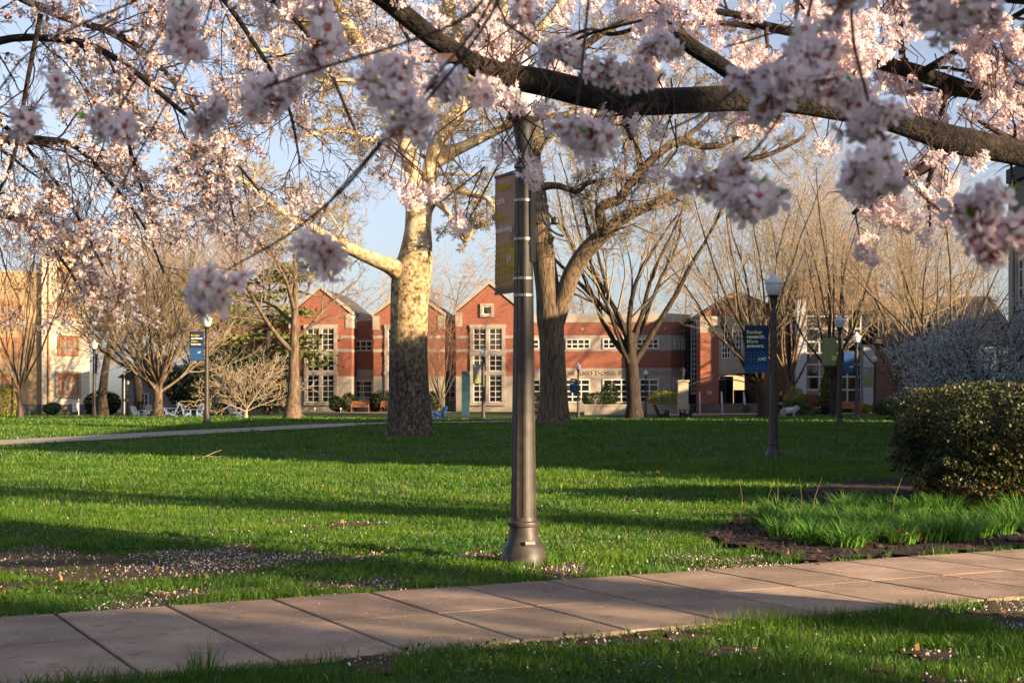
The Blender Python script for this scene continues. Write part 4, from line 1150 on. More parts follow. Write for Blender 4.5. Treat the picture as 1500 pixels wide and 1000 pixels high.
bare_tree(1425, 118, 'bare tree right of the brown brick hall, above the white blossom tree', 14, .28, 4, SPREAD, 35, 'bark_warm', 'bark_pale')

# ---- trees drawn limb by limb: rows are (px, py, width in px, depth)
def limbs_from_px(root_p, rows, k=6):
    a = smooth_path(rows, k); pts = []; rad = []
    for x, y, wd, d in a:
        q = P(x, y, d); pts.append((q.x - root_p.x, q.y - root_p.y, q.z - root_p.z)); rad.append(max(.0012, wd * .5 * d / FOC))
    return pts, rad
def dirs_of(pts):
    a = np.array(pts); t = np.gradient(a, axis=0); t /= np.linalg.norm(t, axis=1, keepdims=True) + 1e-9
    return [tuple(v) for v in t]
def length(pts):
    a = np.array(pts); return float(np.linalg.norm(np.diff(a, axis=0), axis=1).sum())

# big sycamore
sp = on(600, 51)
syc = thing('sycamore_tree', sp, 'massive old sycamore with mottled cream and brown bark left of the nearest lamp post', 'tree')
g = random.Random(101)
SYC = dict(n=[1, 7, 6, 5, 4], wob=[0, .16, .2, .22, .22], up=[0, .03, .02, .01, 0], kids=[0, 7, 7, 5], t0=[0, .15, .12, .12],
           ang=[(40, 80), (30, 70), (28, 65), (28, 65)], lr=[(.3, .55), (.45, .75), (.45, .75), (.45, .75)], rmin=.010, rr=(.18, .34))
main = [
 [(600, 648, 84, 51), (600, 630, 73, 51), (600, 610, 66, 51), (599, 575, 60, 51), (598, 530, 57, 51), (599, 480, 55, 51), (600, 440, 56, 51), (603, 405, 58, 51), (609, 375, 50, 51), (612, 340, 40, 51), (611, 310, 34, 51), (610, 285, 32, 51)],
 [(598, 425, 40, 51), (588, 402, 34, 50.8), (572, 390, 25, 50.5), (545, 379, 20, 50), (512, 364, 18, 49.6), (480, 348, 15, 49.2), (452, 330, 12, 48.8), (425, 318, 10, 48.4), (395, 296, 9, 48), (350, 262, 7, 47.5), (300, 250, 6, 47), (240, 205, 4, 46.5), (180, 190, 3, 46), (110, 150, 2, 46)],
 [(609, 375, 40, 51), (618, 330, 28, 51), (624, 290, 24, 51), (634, 235, 25, 51), (652, 190, 24, 51), (678, 150, 22, 51.5), (706, 105, 20, 52), (722, 60, 18, 52), (738, 0, 16, 52), (750, -60, 12, 52)],
 [(610, 292, 28, 51), (603, 245, 24, 50.7), (585, 190, 22, 50.4), (558, 130, 20, 50), (530, 70, 17, 50), (500, 15, 15, 49.5), (470, -60, 12, 49)],
 [(634, 240, 22, 51), (665, 222, 17, 50.6), (700, 205, 15, 50.2), (735, 188, 13, 50), (780, 172, 11, 49.6), (830, 168, 10, 49), (880, 150, 8, 48.6), (940, 150, 6, 48), (1000, 130, 4, 48)],
 [(614, 340, 20, 51), (632, 300, 13, 50.8), (655, 278, 10, 50.6), (690, 284, 9, 50.4), (715, 292, 8, 50), (730, 320, 7, 49.8)],
 [(640, 296, 11, 50.6), (655, 310, 9, 50.3), (668, 330, 8, 50), (682, 352, 8, 49.8), (694, 330, 5, 49.6), (700, 318, 4, 49.6)],
 [(672, 155, 20, 51.4), (690, 90, 18, 52.4), (660, 20, 16, 53), (640, -60, 12, 53)],
 [(706, 105, 16, 52), (760, 70, 14, 51.5), (810, 20, 12, 51), (850, -40, 9, 50.5)],
 [(560, 135, 16, 50), (520, 120, 12, 49.4), (470, 118, 10, 49), (410, 80, 8, 48.6), (350, 70, 6, 48)],
 [(588, 200, 13, 50.4), (545, 205, 10, 50), (500, 190, 8, 49.6), (440, 200, 6, 49)],
 [(530, 70, 14, 50), (470, 40, 12, 50), (400, 20, 10, 50), (340, -30, 8, 50)],
]
tr = []; out = {}
for i, rows in enumerate(main):
    pts, rad = limbs_from_px(sp, rows); tr.append((pts, rad))
    if i == 0: continue
    L = length(pts); dr = dirs_of(pts)
    sprout(out, pts, rad, dr, min(L, 8) * .62, 0, dict(SYC, lr=[(.25, .6)] + SYC['lr'][1:]), g, t0=.25, kids=int(8 + L * 1.9))
fl = []
for k in range(9):
    a = k * .698 + .2; r = .72
    fl.append(([(r * .55 * math.cos(a), r * .55 * math.sin(a), .75), (r * .85 * math.cos(a), r * .85 * math.sin(a), .22), (r * 1.35 * math.cos(a), r * 1.35 * math.sin(a), -.06)], [.22, .24, .10]))
knots = []
for x, y, s in ((622, 360, .30), (588, 398, .34), (604, 345, .22), (634, 285, .18)):
    q = P(x, y, 50.75) - sp; knots.append(([(q.x - .05, q.y + .1, q.z - s), (q.x, q.y, q.z - s * .4), (q.x + .03, q.y, q.z + s * .4), (q.x, q.y + .15, q.z + s)], [.08, s * .9, s * .8, .06]))
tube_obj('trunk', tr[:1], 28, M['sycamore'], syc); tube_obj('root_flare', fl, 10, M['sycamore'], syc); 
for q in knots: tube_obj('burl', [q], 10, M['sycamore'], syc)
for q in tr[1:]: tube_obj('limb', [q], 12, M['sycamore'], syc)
lv1 = out.get(1, []); rest = [x for k in out if k > 1 for x in out[k]]
def crown2(root, a, b, ma, mb):
    V1, F1_ = tubes(a, 6); V2, F2_ = tubes(b, 4)
    mk('crown', np.vstack([V1, V2]), [np.vstack([F1_, F2_ + len(V1)])], [ma, mb], np.concatenate([np.zeros(len(F1_), int), np.ones(len(F2_), int)]), True, root)
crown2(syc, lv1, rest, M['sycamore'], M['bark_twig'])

# ash with forked trunk
ap = on(810, 66)
ash = thing('ash_tree', ap, 'big forked tree with ridged bark just right of the nearest lamp post', 'tree')
g = random.Random(103)
main = [
 [(811, 626, 62, 66), (811, 612, 50, 66), (811, 590, 43, 66), (810, 540, 38, 66), (808, 495, 37, 66), (806, 465, 40, 66), (803, 430, 36, 66), (798, 390, 34, 66), (792, 340, 31, 66), (787, 290, 28, 66), (780, 235, 25, 66), (778, 180, 22, 66), (772, 110, 18, 66), (768, 40, 15, 66), (760, -60, 10, 66)],
 [(812, 470, 32, 66), (824, 440, 27, 65.8), (836, 405, 26, 65.6), (852, 376, 25, 65.4), (872, 354, 24, 65.2), (890, 338, 21, 65), (915, 318, 17, 64.6), (945, 305, 14, 64.2), (985, 285, 13, 64), (1030, 262, 11, 63.5), (1080, 238, 9, 63), (1130, 225, 7, 62.5), (1180, 200, 5, 62)],
 [(884, 338, 17, 65), (880, 322, 17, 64.8), (879, 306, 15, 64.6), (890, 298, 15, 64.4), (908, 292, 14, 64.2), (918, 275, 13, 64), (940, 250, 13, 63.8), (965, 225, 12, 63.5), (1000, 205, 11, 63.2), (1040, 215, 10, 63), (1090, 195, 8, 62.6), (1140, 150, 6, 62)],
 [(780, 235, 18, 66), (800, 200, 14, 65.5), (850, 175, 12, 65), (900, 165, 10, 64.5), (960, 150, 8, 64), (1020, 130, 6, 63)],
 [(786, 275, 14, 66), (815, 272, 10, 65.5), (845, 280, 8, 65), (862, 268, 6, 64.5), (885, 262, 4, 64)],
 [(775, 150, 16, 66), (820, 100, 13, 65.5), (880, 50, 11, 65), (950, 10, 9, 64.5), (1010, -50, 6, 64)],
 [(940, 250, 10, 63.8), (930, 200, 8, 63.6), (925, 150, 7, 63.4), (940, 90, 5, 63)],
 [(778, 180, 14, 66), (750, 130, 11, 66.5), (735, 70, 9, 67), (700, 10, 7, 67)],
 [(1000, 205, 8, 63.2), (1040, 170, 7, 63), (1080, 120, 6, 62.7), (1110, 70, 4, 62)],
]
tr = []; out = {}
for i, rows in enumerate(main):
    pts, rad = limbs_from_px(ap, rows); tr.append((pts, rad))
    if i == 0: continue
    L = length(pts); sprout(out, pts, rad, dirs_of(pts), min(L, 7) * .6, 0, dict(SYC, up=[0, .07, .05, .03, .01], wob=[0, .10, .13, .18, .2], lr=[(.35, .75)] + SYC['lr'][1:]), g, t0=.3, kids=int(8 + L * 1.7))
fl = []
for k in range(8):
    a = k * .785; r = .6
    fl.append(([(r * .6 * math.cos(a), r * .6 * math.sin(a), .8), (r * .85 * math.cos(a), r * .85 * math.sin(a), .2), (r * 1.35 * math.cos(a), r * 1.35 * math.sin(a), -.06)], [.16, .2, .08]))
for x, y, s in ((797, 305, .24), (802, 372, .28), (806, 350, .2)):
    q = P(x, y, 65.7) - ap; tube_obj('burl', [([(q.x, q.y, q.z - s), (q.x, q.y, q.z - s * .4), (q.x + .05, q.y, q.z + s * .4), (q.x, q.y, q.z + s)], [.08, s * .8, s * .8, .06])], 10, M['bark_warm'], ash)
tube_obj('trunk', tr[:1], 24, M['bark_warm'], ash); tube_obj('root_flare', fl, 10, M['bark_warm'], ash)
for q in tr[1:]: tube_obj('limb', [q], 12, M['bark_warm'], ash)
crown2(ash, out[1], [x for k in out if k > 1 for x in out[k]], M['bark_warm'], M['bark_twig'])

# ------------------------------------------------------------------ leaf masses
def leaf_quads(C, size, g, flat=0.0):
    """one small bent leaf (2 tris as a quad) at every row of C"""
    n = len(C); a = g.normal(size=(n, 3)); a[:, 2] *= (1 - flat); a /= np.linalg.norm(a, axis=1, keepdims=True)
    b = g.normal(size=(n, 3)); b -= (b * a).sum(1, keepdims=True) * a; b /= np.linalg.norm(b, axis=1, keepdims=True)
    s = size * (.6 + .8 * g.random((n, 1)))
    V = np.stack([C - a * s * .5, C + b * s * .3, C + a * s * .5, C - b * s * .3], 1).reshape(-1, 3)
    i = np.arange(n) * 4
    return V, np.stack([i, i + 1, i + 2, i + 3], 1)

def shrub(name, p, rx, ry, rz_, n, leaf, m, label, cat, seed, group=None, lump=.3, stems=7, core=.55):
    t = thing(name, p, label, cat, group); g = np.random.default_rng(seed)
    d = g.normal(size=(n, 3)); d /= np.linalg.norm(d, axis=1, keepdims=True)
    r = core + (1 - core) * g.random(n) ** .5
    k = g.normal(size=(9, 3)); k /= np.linalg.norm(k, axis=1, keepdims=True)
    lm = 1 + lump * (np.max(d @ k.T, 1) - .75) * 1.3
    C = d * (r * lm)[:, None] * np.array([rx, ry, rz_]) + np.array([0, 0, rz_ * .98])
    C = C[C[:, 2] > .03]
    V, q = leaf_quads(C, leaf, g)
    mk('foliage', V, [q], [m], None, False, t)
    st = []
    for i in range(stems):
        a = g.random() * 6.28; st.append(([(0, 0, -.05), (rx * .3 * math.cos(a), ry * .3 * math.sin(a), rz_ * .7), (rx * .7 * math.cos(a), ry * .7 * math.sin(a), rz_ * 1.4)], [.03 * rz_ + .01, .02 * rz_ + .006, .006]))
    tube_obj('stem', st, 5, M['bark_grey'], t)
    return t

# big box hedge on the right: two clipped bodies with a brown dead patch
def hedge(x0, x1, y0, y1, h, n, seed, label):
    t = thing('hedge', ((x0 + x1) / 2, (y0 + y1) / 2, 0), label, 'hedge'); g = np.random.default_rng(seed)
    hx, hy = (x1 - x0) / 2, (y1 - y0) / 2
    d = g.normal(size=(n, 3)); d /= np.linalg.norm(d, axis=1, keepdims=True)
    sq = 1 / (np.abs(d) ** 5.0).sum(1) ** (1 / 5.0)                 # rounded box
    u = d * sq[:, None]
    X_, Y_, Z_ = u[:, 0] * hx, u[:, 1] * hy, (u[:, 2] * .5 + .5) * h
    lum = .80 + .32 * vnoise(X_ * 1.0 + Z_ * .7, Y_ + Z_ * .8 + X_ * .3, .55, seed) + .12 * (vnoise(X_ + 3 * Z_, Y_ * 1.3 - Z_, .2, seed + 1) - .5)
    dep = 1 - .30 * g.random(n) ** 2.0
    C = np.stack([X_ * lum * dep, Y_ * lum * dep, .06 + Z_ * (.55 + .45 * lum) * (1 - .3 * (1 - dep))], 1)
    gap = vnoise(C[:, 0] * 1.3 + C[:, 2], C[:, 1] + C[:, 2] * 1.7, .30, seed + 3)
    C = C[gap > .31]
    dead = ((C[:, 0] + hx - 1.75 ) ** 2 / .30 + (C[:, 2] - .75) ** 2 / .16 < 1) & (C[:, 1] < 0) & (g.random(len(C)) < .7)
    low = (C[:, 2] < .45) & (g.random(len(C)) < .25)
    V, q = leaf_quads(C[~(dead | low)], .052, g); mk('foliage', V, [q], [M['leaf_box']], None, False, t)
    V, q = leaf_quads(C[dead | low], .05, g); mk('dead_foliage', V, [q], [M['leaf_dead']], None, False, t)
    gg = random.Random(seed); st = []
    for i in range(60):
        x, y = gg.uniform(-hx, hx) * .8, gg.uniform(-hy, hy) * .75
        st.append(([(x, y, -.05), (x + gg.gauss(0, .1), y + gg.gauss(0, .1), h * .4), (x + gg.gauss(0, .25), y + gg.gauss(0, .2), h * .8)], [.016, .012, .006]))
    tube_obj('stem', st, 5, M['bark_grey'], t)
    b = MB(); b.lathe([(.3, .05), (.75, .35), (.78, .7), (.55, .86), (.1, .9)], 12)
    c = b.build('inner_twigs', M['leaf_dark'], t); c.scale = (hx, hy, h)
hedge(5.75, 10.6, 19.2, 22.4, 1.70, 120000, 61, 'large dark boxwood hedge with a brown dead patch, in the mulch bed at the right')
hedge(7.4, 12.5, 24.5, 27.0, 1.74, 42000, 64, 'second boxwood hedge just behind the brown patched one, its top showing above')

# daylily clumps
meshes = []
for sd in (71, 72, 73):
    V, T = tuft_mesh(150, .33, .19, sd, .027, 1.8); o = mk('daylily_clump', V, [T], [M['leaf_lily']], None, False); meshes.append(o)
lsp = [(1120, 775), (1150, 790), (1175, 772), (1190, 800), (1215, 785), (1240, 806), (1255, 775), (1265, 798), (1295, 790), (1320, 800), (1335, 782), (1360, 797), (1385, 788), (1400, 797), (1430, 790), (1465, 788), (1490, 780), (1520, 785),
       (1240, 752), (1275, 748), (1300, 757), (1340, 758), (1380, 757), (1420, 752), (1460, 758), (1495, 760), (1200, 760), (1140, 762), (1165, 782), (1225, 770), (1280, 782), (1305, 775), (1350, 775), (1372, 778), (1405, 776), (1445, 775), (1478, 770), (1512, 768), (1260, 762), (1360, 745), (1545, 775), (1570, 760), (1600, 780)]
g = random.Random(77)
for i, (x, y) in enumerate(lsp):
    o = meshes[i % 3]
    if i >= 3: o = o.copy(); COL.objects.link(o)
    p = gpx(x, y); o.location = (p.x, p.y, p.z + .02); s = g.uniform(.8, 1.15); o.scale = (s, s, s * g.uniform(.85, 1.1)); o.rotation_euler = (0, 0, g.uniform(0, 6.28))
    tag(o, 'green strap leaved daylily clump growing in the mulch bed before the hedge', 'daylily clump', 'daylily clumps in the mulch bed')

# thin dry grass plume near the bed
pl = []
for x in (1084, 1122, 1136, 1171, 1190, 1307):
    p = gpx(x, 762); pl.append(([(p.x, p.y, 0), (p.x + .03, p.y, .3), (p.x + g.uniform(-.05, .15), p.y, .55)], [.0025, .002, .0012]))
o = tube_obj('dry_grass_stalks', pl, 4, M['blade_dry']); tag(o, 'thin dry upright grass stalks at the left end of the daylily bed', 'grass stalks')
p = gpx(1318, 797); V, q = leaf_quads(np.array([[0, 0, .05], [.08, .02, .07], [-.07, .03, .04], [.16, 0, .03], [.02, -.06, .05]]), .19, np.random.default_rng(4))
o = mk('fallen_leaf', V, [q], [M['leaf_dead']]); o.location = p + Vector((0, -.15, .05)); tag(o, 'curled orange brown dead leaf on the mulch in front of the daylilies', 'leaf')

# shrubs by the buildings
def bush(px_, d, w_, h, m, label, seed, n=1500, leaf=.16, name='shrub', z=None, group='shrubs planted by the buildings'):
    p = on(px_, d)
    if z is not None: p.z = z
    shrub(name, p, w_ / 2, w_ / 2, h / 2, n, leaf, M[m], label, 'shrub', seed, group)
bush(494, 127.2, 1.5, 1.5, 'leaf_shrub', 'rounded dark shrub left of the wooden bench by the library', 201)
bush(512, 127.6, 1.6, 1.7, 'leaf_shrub', 'loose shrub immediately left of the wooden bench', 202)
bush(550, 127.4, 1.3, 1.6, 'leaf_shrub', 'shrub immediately right of the wooden bench', 203)
bush(562, 127.0, 2.2, 1.9, 'leaf_shrub', 'broad shrub in front of the second gable, left of the sycamore trunk', 204)
bush(634, 127, 1.3, 1.8, 'leaf_shrub', 'shrub just right of the sycamore trunk', 205)
bush(790, 121, 1.8, 1.7, 'leaf_shrub', 'green shrub just left of the forked tree trunk', 206)
bush(873, 120.5, 2.4, 1.3, 'leaf_shrub', 'low spreading shrub on the planter wall behind the slim sunlit lamp', 207, z=.9)
bush(893, 120.8, 1.5, 2.2, 'leaf_shrub', 'pointed small evergreen on the planter wall', 208, z=.9)
bush(976, 120.8, 3.0, 1.4, 'leaf_lime', 'wide yellow green shrub on the planter wall near the gate pier', 209, z=.9)
bush(1164, 116, 1.7, 1.7, 'leaf_lime', 'bright lime shrub above the right hand planter wall', 210, z=.8)
bush(1188, 116.5, 2.2, 1.2, 'leaf_rust', 'rust coloured shrub above the right hand planter wall', 211, z=.8)
bush(1160, 104, 2.6, 1.1, 'leaf_shrub', 'dark low shrub behind the white dog', 212)
bush(1214, 108, 1.2, .8, 'leaf_dark', 'small dark round shrub under the glazed hall', 213)
bush(1262, 112, 1.6, .8, 'leaf_lime', 'low yellow green plants left of the most distant lamp', 214)
bush(1187, 109, 3.2, .55, 'leaf_shrub', 'low leafy ground plants right of the white dog', 215, 1400, .12)
bush(1302, 100, 2.2, 1.1, 'leaf_shrub', 'green shrub beside the left end of the hedge', 216)
bush(76, 140, 1.9, 1.2, 'leaf_shrub', 'green shrub at the foot of the cream brick hall', 217)
bush(1094, 117.5, .7, .8, 'leaf_shrub', 'small leafy plant beside the entrance steps', 218, 700, .09)
bush(6, 110, 2.4, 2.6, 'leaf_lime', 'yellow green shrub at the far left edge', 219)

def conifer(px_, d, w_, h, m, label, seed, n=5000, leaf=.3, group='evergreen trees', z0=.06, name='conifer_tree'):
    t = thing(name, on(px_, d), label, 'tree', group); g = np.random.default_rng(seed)
    tube_obj('trunk', [([(0, 0, -.1), (0, 0, h * .5), (0, 0, h * .97)], [.05 * h ** .7, .03 * h ** .7, .02])], 8, M['bark_dark'], t)
    z = z0 + (1 - z0) * g.random(n) ** 1.2; lay = np.sin(z * h * 3.3 + g.normal(size=n) * .5) * .15
    r = (1 - z ** 2.2 if w_ > 9 else (1 - z) ** .8) * (.35 + .65 * g.random(n) ** .5) * (1 + lay) * w_ / 2; a = g.random(n) * 6.283
    r *= .75 + .5 * vnoise(a * 1.2, z * 6, .8, seed)
    C = np.stack([r * np.cos(a), r * np.sin(a), z * h - r * .18], 1)
    V, q = leaf_quads(C, leaf, g, .4); mk('crown', V, [q], [M[m]], None, False, t)
conifer(1212, 116, 1.9, 4.6, 'leaf_cedar', 'narrow conical evergreen before the glazed hall', 221, 3500, .18)
t = thing('cedar_tree', on(392, 124), 'loose olive green cedar with flat tiers behind the small ornamental tree', 'tree'); g_ = np.random.default_rng(222); C = []; br = [([(0, 0, -.1), (0, 0, 6), (.2, 0, 12.4)], [.32, .22, .04])]
for k in range(46):
    z = 3.6 + 9.0 * g_.random(); a = g_.random() * 6.283; rr_ = (5.4 - .30 * max(0, z - 6)) * (.35 + .65 * g_.random())
    c = np.array([rr_ * math.cos(a), rr_ * math.sin(a), z + .3 * g_.normal()]); br.append(([(0, 0, z - .5), tuple(c * np.array([.5, .5, 1]) + np.array([0, 0, -.1])), tuple(c)], [.07, .05, .02]))
    C.append(c + g_.normal(size=(75, 3)) * np.array([.85, .85, .16]))
tube_obj('trunk', br, 6, M['bark_dark'], t)
V, q = leaf_quads(np.concatenate(C), .42, g_, .4); mk('crown', V, [q], [M['leaf_cedar']], None, False, t)
for i, (x, d, w_, h, lb) in enumerate(((282, 112, 4.2, 4.2, 'dark yew behind the middle white chairs'), (318, 116, 5, 5.6, 'dark yew behind the left lamp post'), (355, 118, 5, 6.0, 'dark yew behind the small ornamental tree'), (398, 120, 4.2, 5.2, 'dark yew at the left end of the library'), (150, 124, 3.0, 2.2, 'low dark yew beyond the left banner lamp'))):
    shrub('yew_shrub', on(x, d), w_ / 2, w_ / 2.4, h / 2, 3800, .30, M['leaf_dark'], lb, 'shrub', 230 + i, 'dark evergreen yews at the left', core=.2)
# beech still holding dry orange leaves
t = bare_tree(312, 134, 'bare tree holding dry orange leaves behind the left lamp post', 15, .3, 3.0, VASE, 41, 'bark_grey', 'bark_red')
g2_ = np.random.default_rng(5); n = 3500; d = g2_.normal(size=(n, 3)); d /= np.linalg.norm(d, axis=1, keepdims=True)
C = d * (g2_.random((n, 1)) ** .4) * np.array([3.4, 3.4, 5.0]) + np.array([0, 0, 8.0]); C = C[vnoise(C[:, 0] + C[:, 2], C[:, 1] + C[:, 2] * .5, 1.1, 4) > .42]
V, q = leaf_quads(C, .24, g2_); mk('dry_leaves', V, [q], [M['leaf_orange']], None, False, t)

# ------------------------------------------------------------------ chairs, benches
def adirondack(m):
    t = thing('adirondack_chair', (0, 0, 0), 'x', 'chair')
    b = MB()
    for i in range(6): b.bar((-.26, -.30 + i * .095, .36 - i * .027), (.26, -.30 + i * .095, .36 - i * .027), .082, .022, up=(0, .27, 1))
    b.build('seat', m, t)
    b = MB()
    for i, x in enumerate((-.22, -.11, 0, .11, .22)):
        hh = .80 - .9 * x * x - (.02 if abs(x) > .2 else 0)
        b.bar((x * .85, .21, .20), (x * 1.15, .21 + hh * .42, .20 + hh * .93), .10, .02, up=(1, 0, 0))
    b.bar((-.26, .36, .50), (.26, .36, .50), .06, .025)
    b.build('backrest', m, t)
    for s in (-1, 1):
        b = MB(); b.box(s * .36 - .07, s * .36 + .07, -.42, .36, .555, .58); b.build('armrest', m, t)
        b = MB(); b.box(s * .31 - .018, s * .31 + .018, -.38, -.26, -.03, .555); b.build('leg', m, t)
        b = MB(); b.bar((s * .285, -.36, .33), (s * .285, .52, .0), .03, .11); b.build('leg', m, t)
    return t
def chairs(m, spots, group):
    proto = adirondack(M[m])
    for i, (px_, d, rz, sc, lb) in enumerate(spots):
        o = proto if i == 0 else copy_tree(proto)
        o.location = on(px_, d); o.rotation_euler = (0, 0, R(rz)); o.scale = (sc, sc, sc); tag(o, lb, 'chair', group)
chairs('chair_white_shaded', [(213, 99, -150, 1.0, 'white adirondack chair with low frame left of the round bare tree, turned away'), (202, 102, 60, 1.0, 'leftmost shaded adirondack chair beside the pale pole'),
                       (250, 97, -70, 1.05, 'tall white adirondack chair just right of the round bare tree, seen from the side'), (243, 103, 40, 1.0, 'small pale chair half hidden behind the round bare tree trunk'),
                       (269, 99, 150, 1.0, 'white adirondack chair alone before the yews, its back to the camera'), (288, 100, -30, 1.0, 'white adirondack chair just left of the left lamp post'),
                       (295, 103, 20, 1.0, 'white adirondack chair touching the left lamp post, behind its neighbour'), (343, 93, 170, 1.05, 'lone white adirondack chair between the left lamp post and the small ornamental tree')], 'pale adirondack chairs on the left lawn')
chairs('chair_blue', [(633, 105, 120, .95, 'blue adirondack chair half hidden by the sycamore trunk'), (645, 104, -125, .95, 'blue adirondack chair right of the sycamore, facing its twin')], 'blue adirondack chairs')
chairs('chair_black', [(970, 96, 70, 1.0, 'black adirondack chair nearer the straight dark trunk'), (1006, 96, -70, 1.0, 'black adirondack chair below the gate pier')], 'black adirondack chairs')

def bench(m):
    t = thing('park_bench', (0, 0, 0), 'x', 'bench')
    b = MB()
    for i in range(5): b.box(-.75, .75, -.42 + i * .09, -.345 + i * .09, .43, .46)
    b.build('seat', m, t)
    b = MB()
    for i in range(13): x = -.68 + i * .113; b.bar((x, .05, .5), (x, .12, .84), .07, .018, up=(0, 1, 0))
    b.bar((-.75, .125, .87), (.75, .125, .87), .05, .08); b.bar((-.75, .045, .49), (.75, .045, .49), .04, .06)
    b.build('backrest', m, t)
    for s in (-1, 1):
        b = MB(); b.box(s * .73 - .035, s * .73 + .035, -.45, .1, .64, .68); b.build('armrest', m, t)
        b = MB(); b.box(s * .73 - .03, s * .73 + .03, -.43, -.37, -.04, .64); b.build('leg', m, t)
        b = MB(); b.box(s * .73 - .03, s * .73 + .03, .04, .10, -.04, .86); b.build('leg', m, t)
    return t
pb = bench(M['wood'])
for i, (px_, d, rz, lb) in enumerate(((528, 125.0, 0, 'orange brown teak bench before the library recess window'), (571, 125.5, 0, 'orange brown teak bench half hidden behind the sycamore trunk'), (1246, 108, 0, 'brown bench between the two right hand lamp posts'))):
    o = pb if i == 0 else copy_tree(pb)
    o.location = on(px_, d); o.rotation_euler = (0, 0, R(rz)); tag(o, lb, 'bench', 'benches by the buildings')
    if i == 0: o.scale = (1, 1, 1.05)

# small white landscape light and flowerpot by the steps
for px_, d, lb in ((461, 126, 'small pale landscape light under the first gable'), (499, 124, 'small pale landscape light left of the bench')):
    b = MB(); b.lathe([(.02, -.05), (.02, .25), (.09, .27), (.10, .36), (.03, .40)], 10); o = b.build('path_light', M['white_trim']); o.location = on(px_, d); tag(o, lb, 'light', 'small landscape lights')

# ------------------------------------------------------------------ figures
def skin_obj(name, pts, edges, m, parent=None, root=0, sub=2):
    """pts: [(x, y, z, r) or (x, y, z, rx, ry)]"""
    me = bpy.data.meshes.new(name); me.from_pydata([p[:3] for p in pts], edges, []); me.materials.append(m)
    o = bpy.data.objects.new(name, me); COL.objects.link(o)
    if parent is not None: o.parent = parent
    md = o.modifiers.new('skin', 'SKIN'); md.use_smooth_shade = True
    if not me.skin_vertices: 
        bpy.context.view_layer.update()
    sv = me.skin_vertices[0].data
    for i, p in enumerate(pts):
        sv[i].radius = (p[3], p[4] if len(p) > 4 else p[3]); sv[i].use_root = (i == root)
    if sub:
        s_ = o.modifiers.new('smooth', 'SUBSURF'); s_.levels = sub; s_.render_levels = sub
    return o
pp = on(1143.5, 99)
pr = thing('person', (pp.x, pp.y, pp.z), 'person in black clothes standing beside the white dog, half hidden behind the lamp post', 'person', None, R(75))
# faces local -y; one continuous body
bp = [(0, 0, .92, .15, .11), (0, 0, 1.08, .14, .10), (0, .01, 1.25, .16, .11), (0, .01, 1.40, .15, .09), (0, .0, 1.47, .055), (0, -.01, 1.53, .052), (0, -.02, 1.60, .072, .085), (0, -.02, 1.69, .07, .085), (0, -.01, 1.745, .04),
      (.18, .01, 1.40, .065), (.22, .02, 1.15, .048), (.22, -.06, .92, .036), (.215, -.09, .86, .03), (-.18, .01, 1.40, .065), (-.22, .02, 1.15, .048), (-.21, -.08, .93, .036), (-.205, -.11, .87, .03),
      (.09, 0, .80, .095), (.10, -.04, .48, .065), (.10, .02, .10, .045), (.10, -.12, .035, .04), (-.09, 0, .80, .095), (-.10, -.02, .48, .065), (-.10, .10, .10, .045), (-.10, -.04, .035, .04)]
be = [(0, 1), (1, 2), (2, 3), (3, 4), (4, 5), (5, 6), (6, 7), (7, 8), (3, 9), (9, 10), (10, 11), (11, 12), (3, 13), (13, 14), (14, 15), (15, 16), (0, 17), (17, 18), (18, 19), (19, 20), (0, 21), (21, 22), (22, 23), (23, 24)]
for sx, wr in ((1, 12), (-1, 16)):                     # hands: palm end, four bent fingers and a thumb each
    x, y, z = bp[wr][:3]
    k = len(bp); bp.append((x, y - .02, z - .05, .026, .014)); be.append((wr, k))
    for j, (dx, ln) in enumerate(((-.024, .075), (-.008, .085), (.008, .08), (.024, .06))):
        q = len(bp); bp.append((x + dx, y - .03, z - .085, .009)); bp.append((x + dx, y - .045, z - .085 - ln * .5, .008)); bp.append((x + dx, y - .035, z - .085 - ln, .007)); be += [(k, q), (q, q + 1), (q + 1, q + 2)]
    q = len(bp); bp.append((x - sx * .035, y - .04, z - .055, .01)); bp.append((x - sx * .04, y - .06, z - .09, .009)); be += [(k, q), (q, q + 1)]
body = skin_obj('body', bp, be, M['skin'], pr)
cl = skin_obj('jacket', [(0, 0, .86, .175, .135), (0, 0, 1.08, .165, .125), (0, .01, 1.27, .185, .13), (0, .01, 1.41, .165, .105), (0, 0, 1.475, .07), (.185, .01, 1.40, .08), (.225, .02, 1.15, .062), (.22, -.06, .93, .05), (-.185, .01, 1.40, .08), (-.225, .02, 1.15, .062), (-.21, -.08, .94, .05)],
              [(0, 1), (1, 2), (2, 3), (3, 4), (3, 5), (5, 6), (6, 7), (3, 8), (8, 9), (9, 10)], M['cloth_black'], pr)
skin_obj('trousers', [(0, 0, .90, .16, .12), (.09, 0, .78, .11), (.10, -.04, .48, .08), (.10, .02, .10, .062), (-.09, 0, .78, .11), (-.10, -.02, .48, .08), (-.10, .10, .10, .062)], [(0, 1), (1, 2), (2, 3), (0, 4), (4, 5), (5, 6)], M['cloth_black'], pr)
for x, y in ((.10, .02), (-.10, .10)): skin_obj('shoe', [(x, y + .02, .05, .05), (x, y - .08, .045, .05), (x, y - .17, .035, .04)], [(0, 1), (1, 2)], M['shoe'], pr, sub=1)
skin_obj('hair', [(0, .02, 1.62, .075, .075), (0, .0, 1.70, .082, .085), (0, .01, 1.755, .05)], [(0, 1), (1, 2)], M['hair'], pr, sub=1)
b = MB(); b.add([(-.012, -.105, 1.60), (.012, -.105, 1.60), (0, -.128, 1.605), (0, -.10, 1.645)], [(0, 1, 2), (0, 2, 3), (1, 3, 2)]); b.build('nose', M['skin'], body)
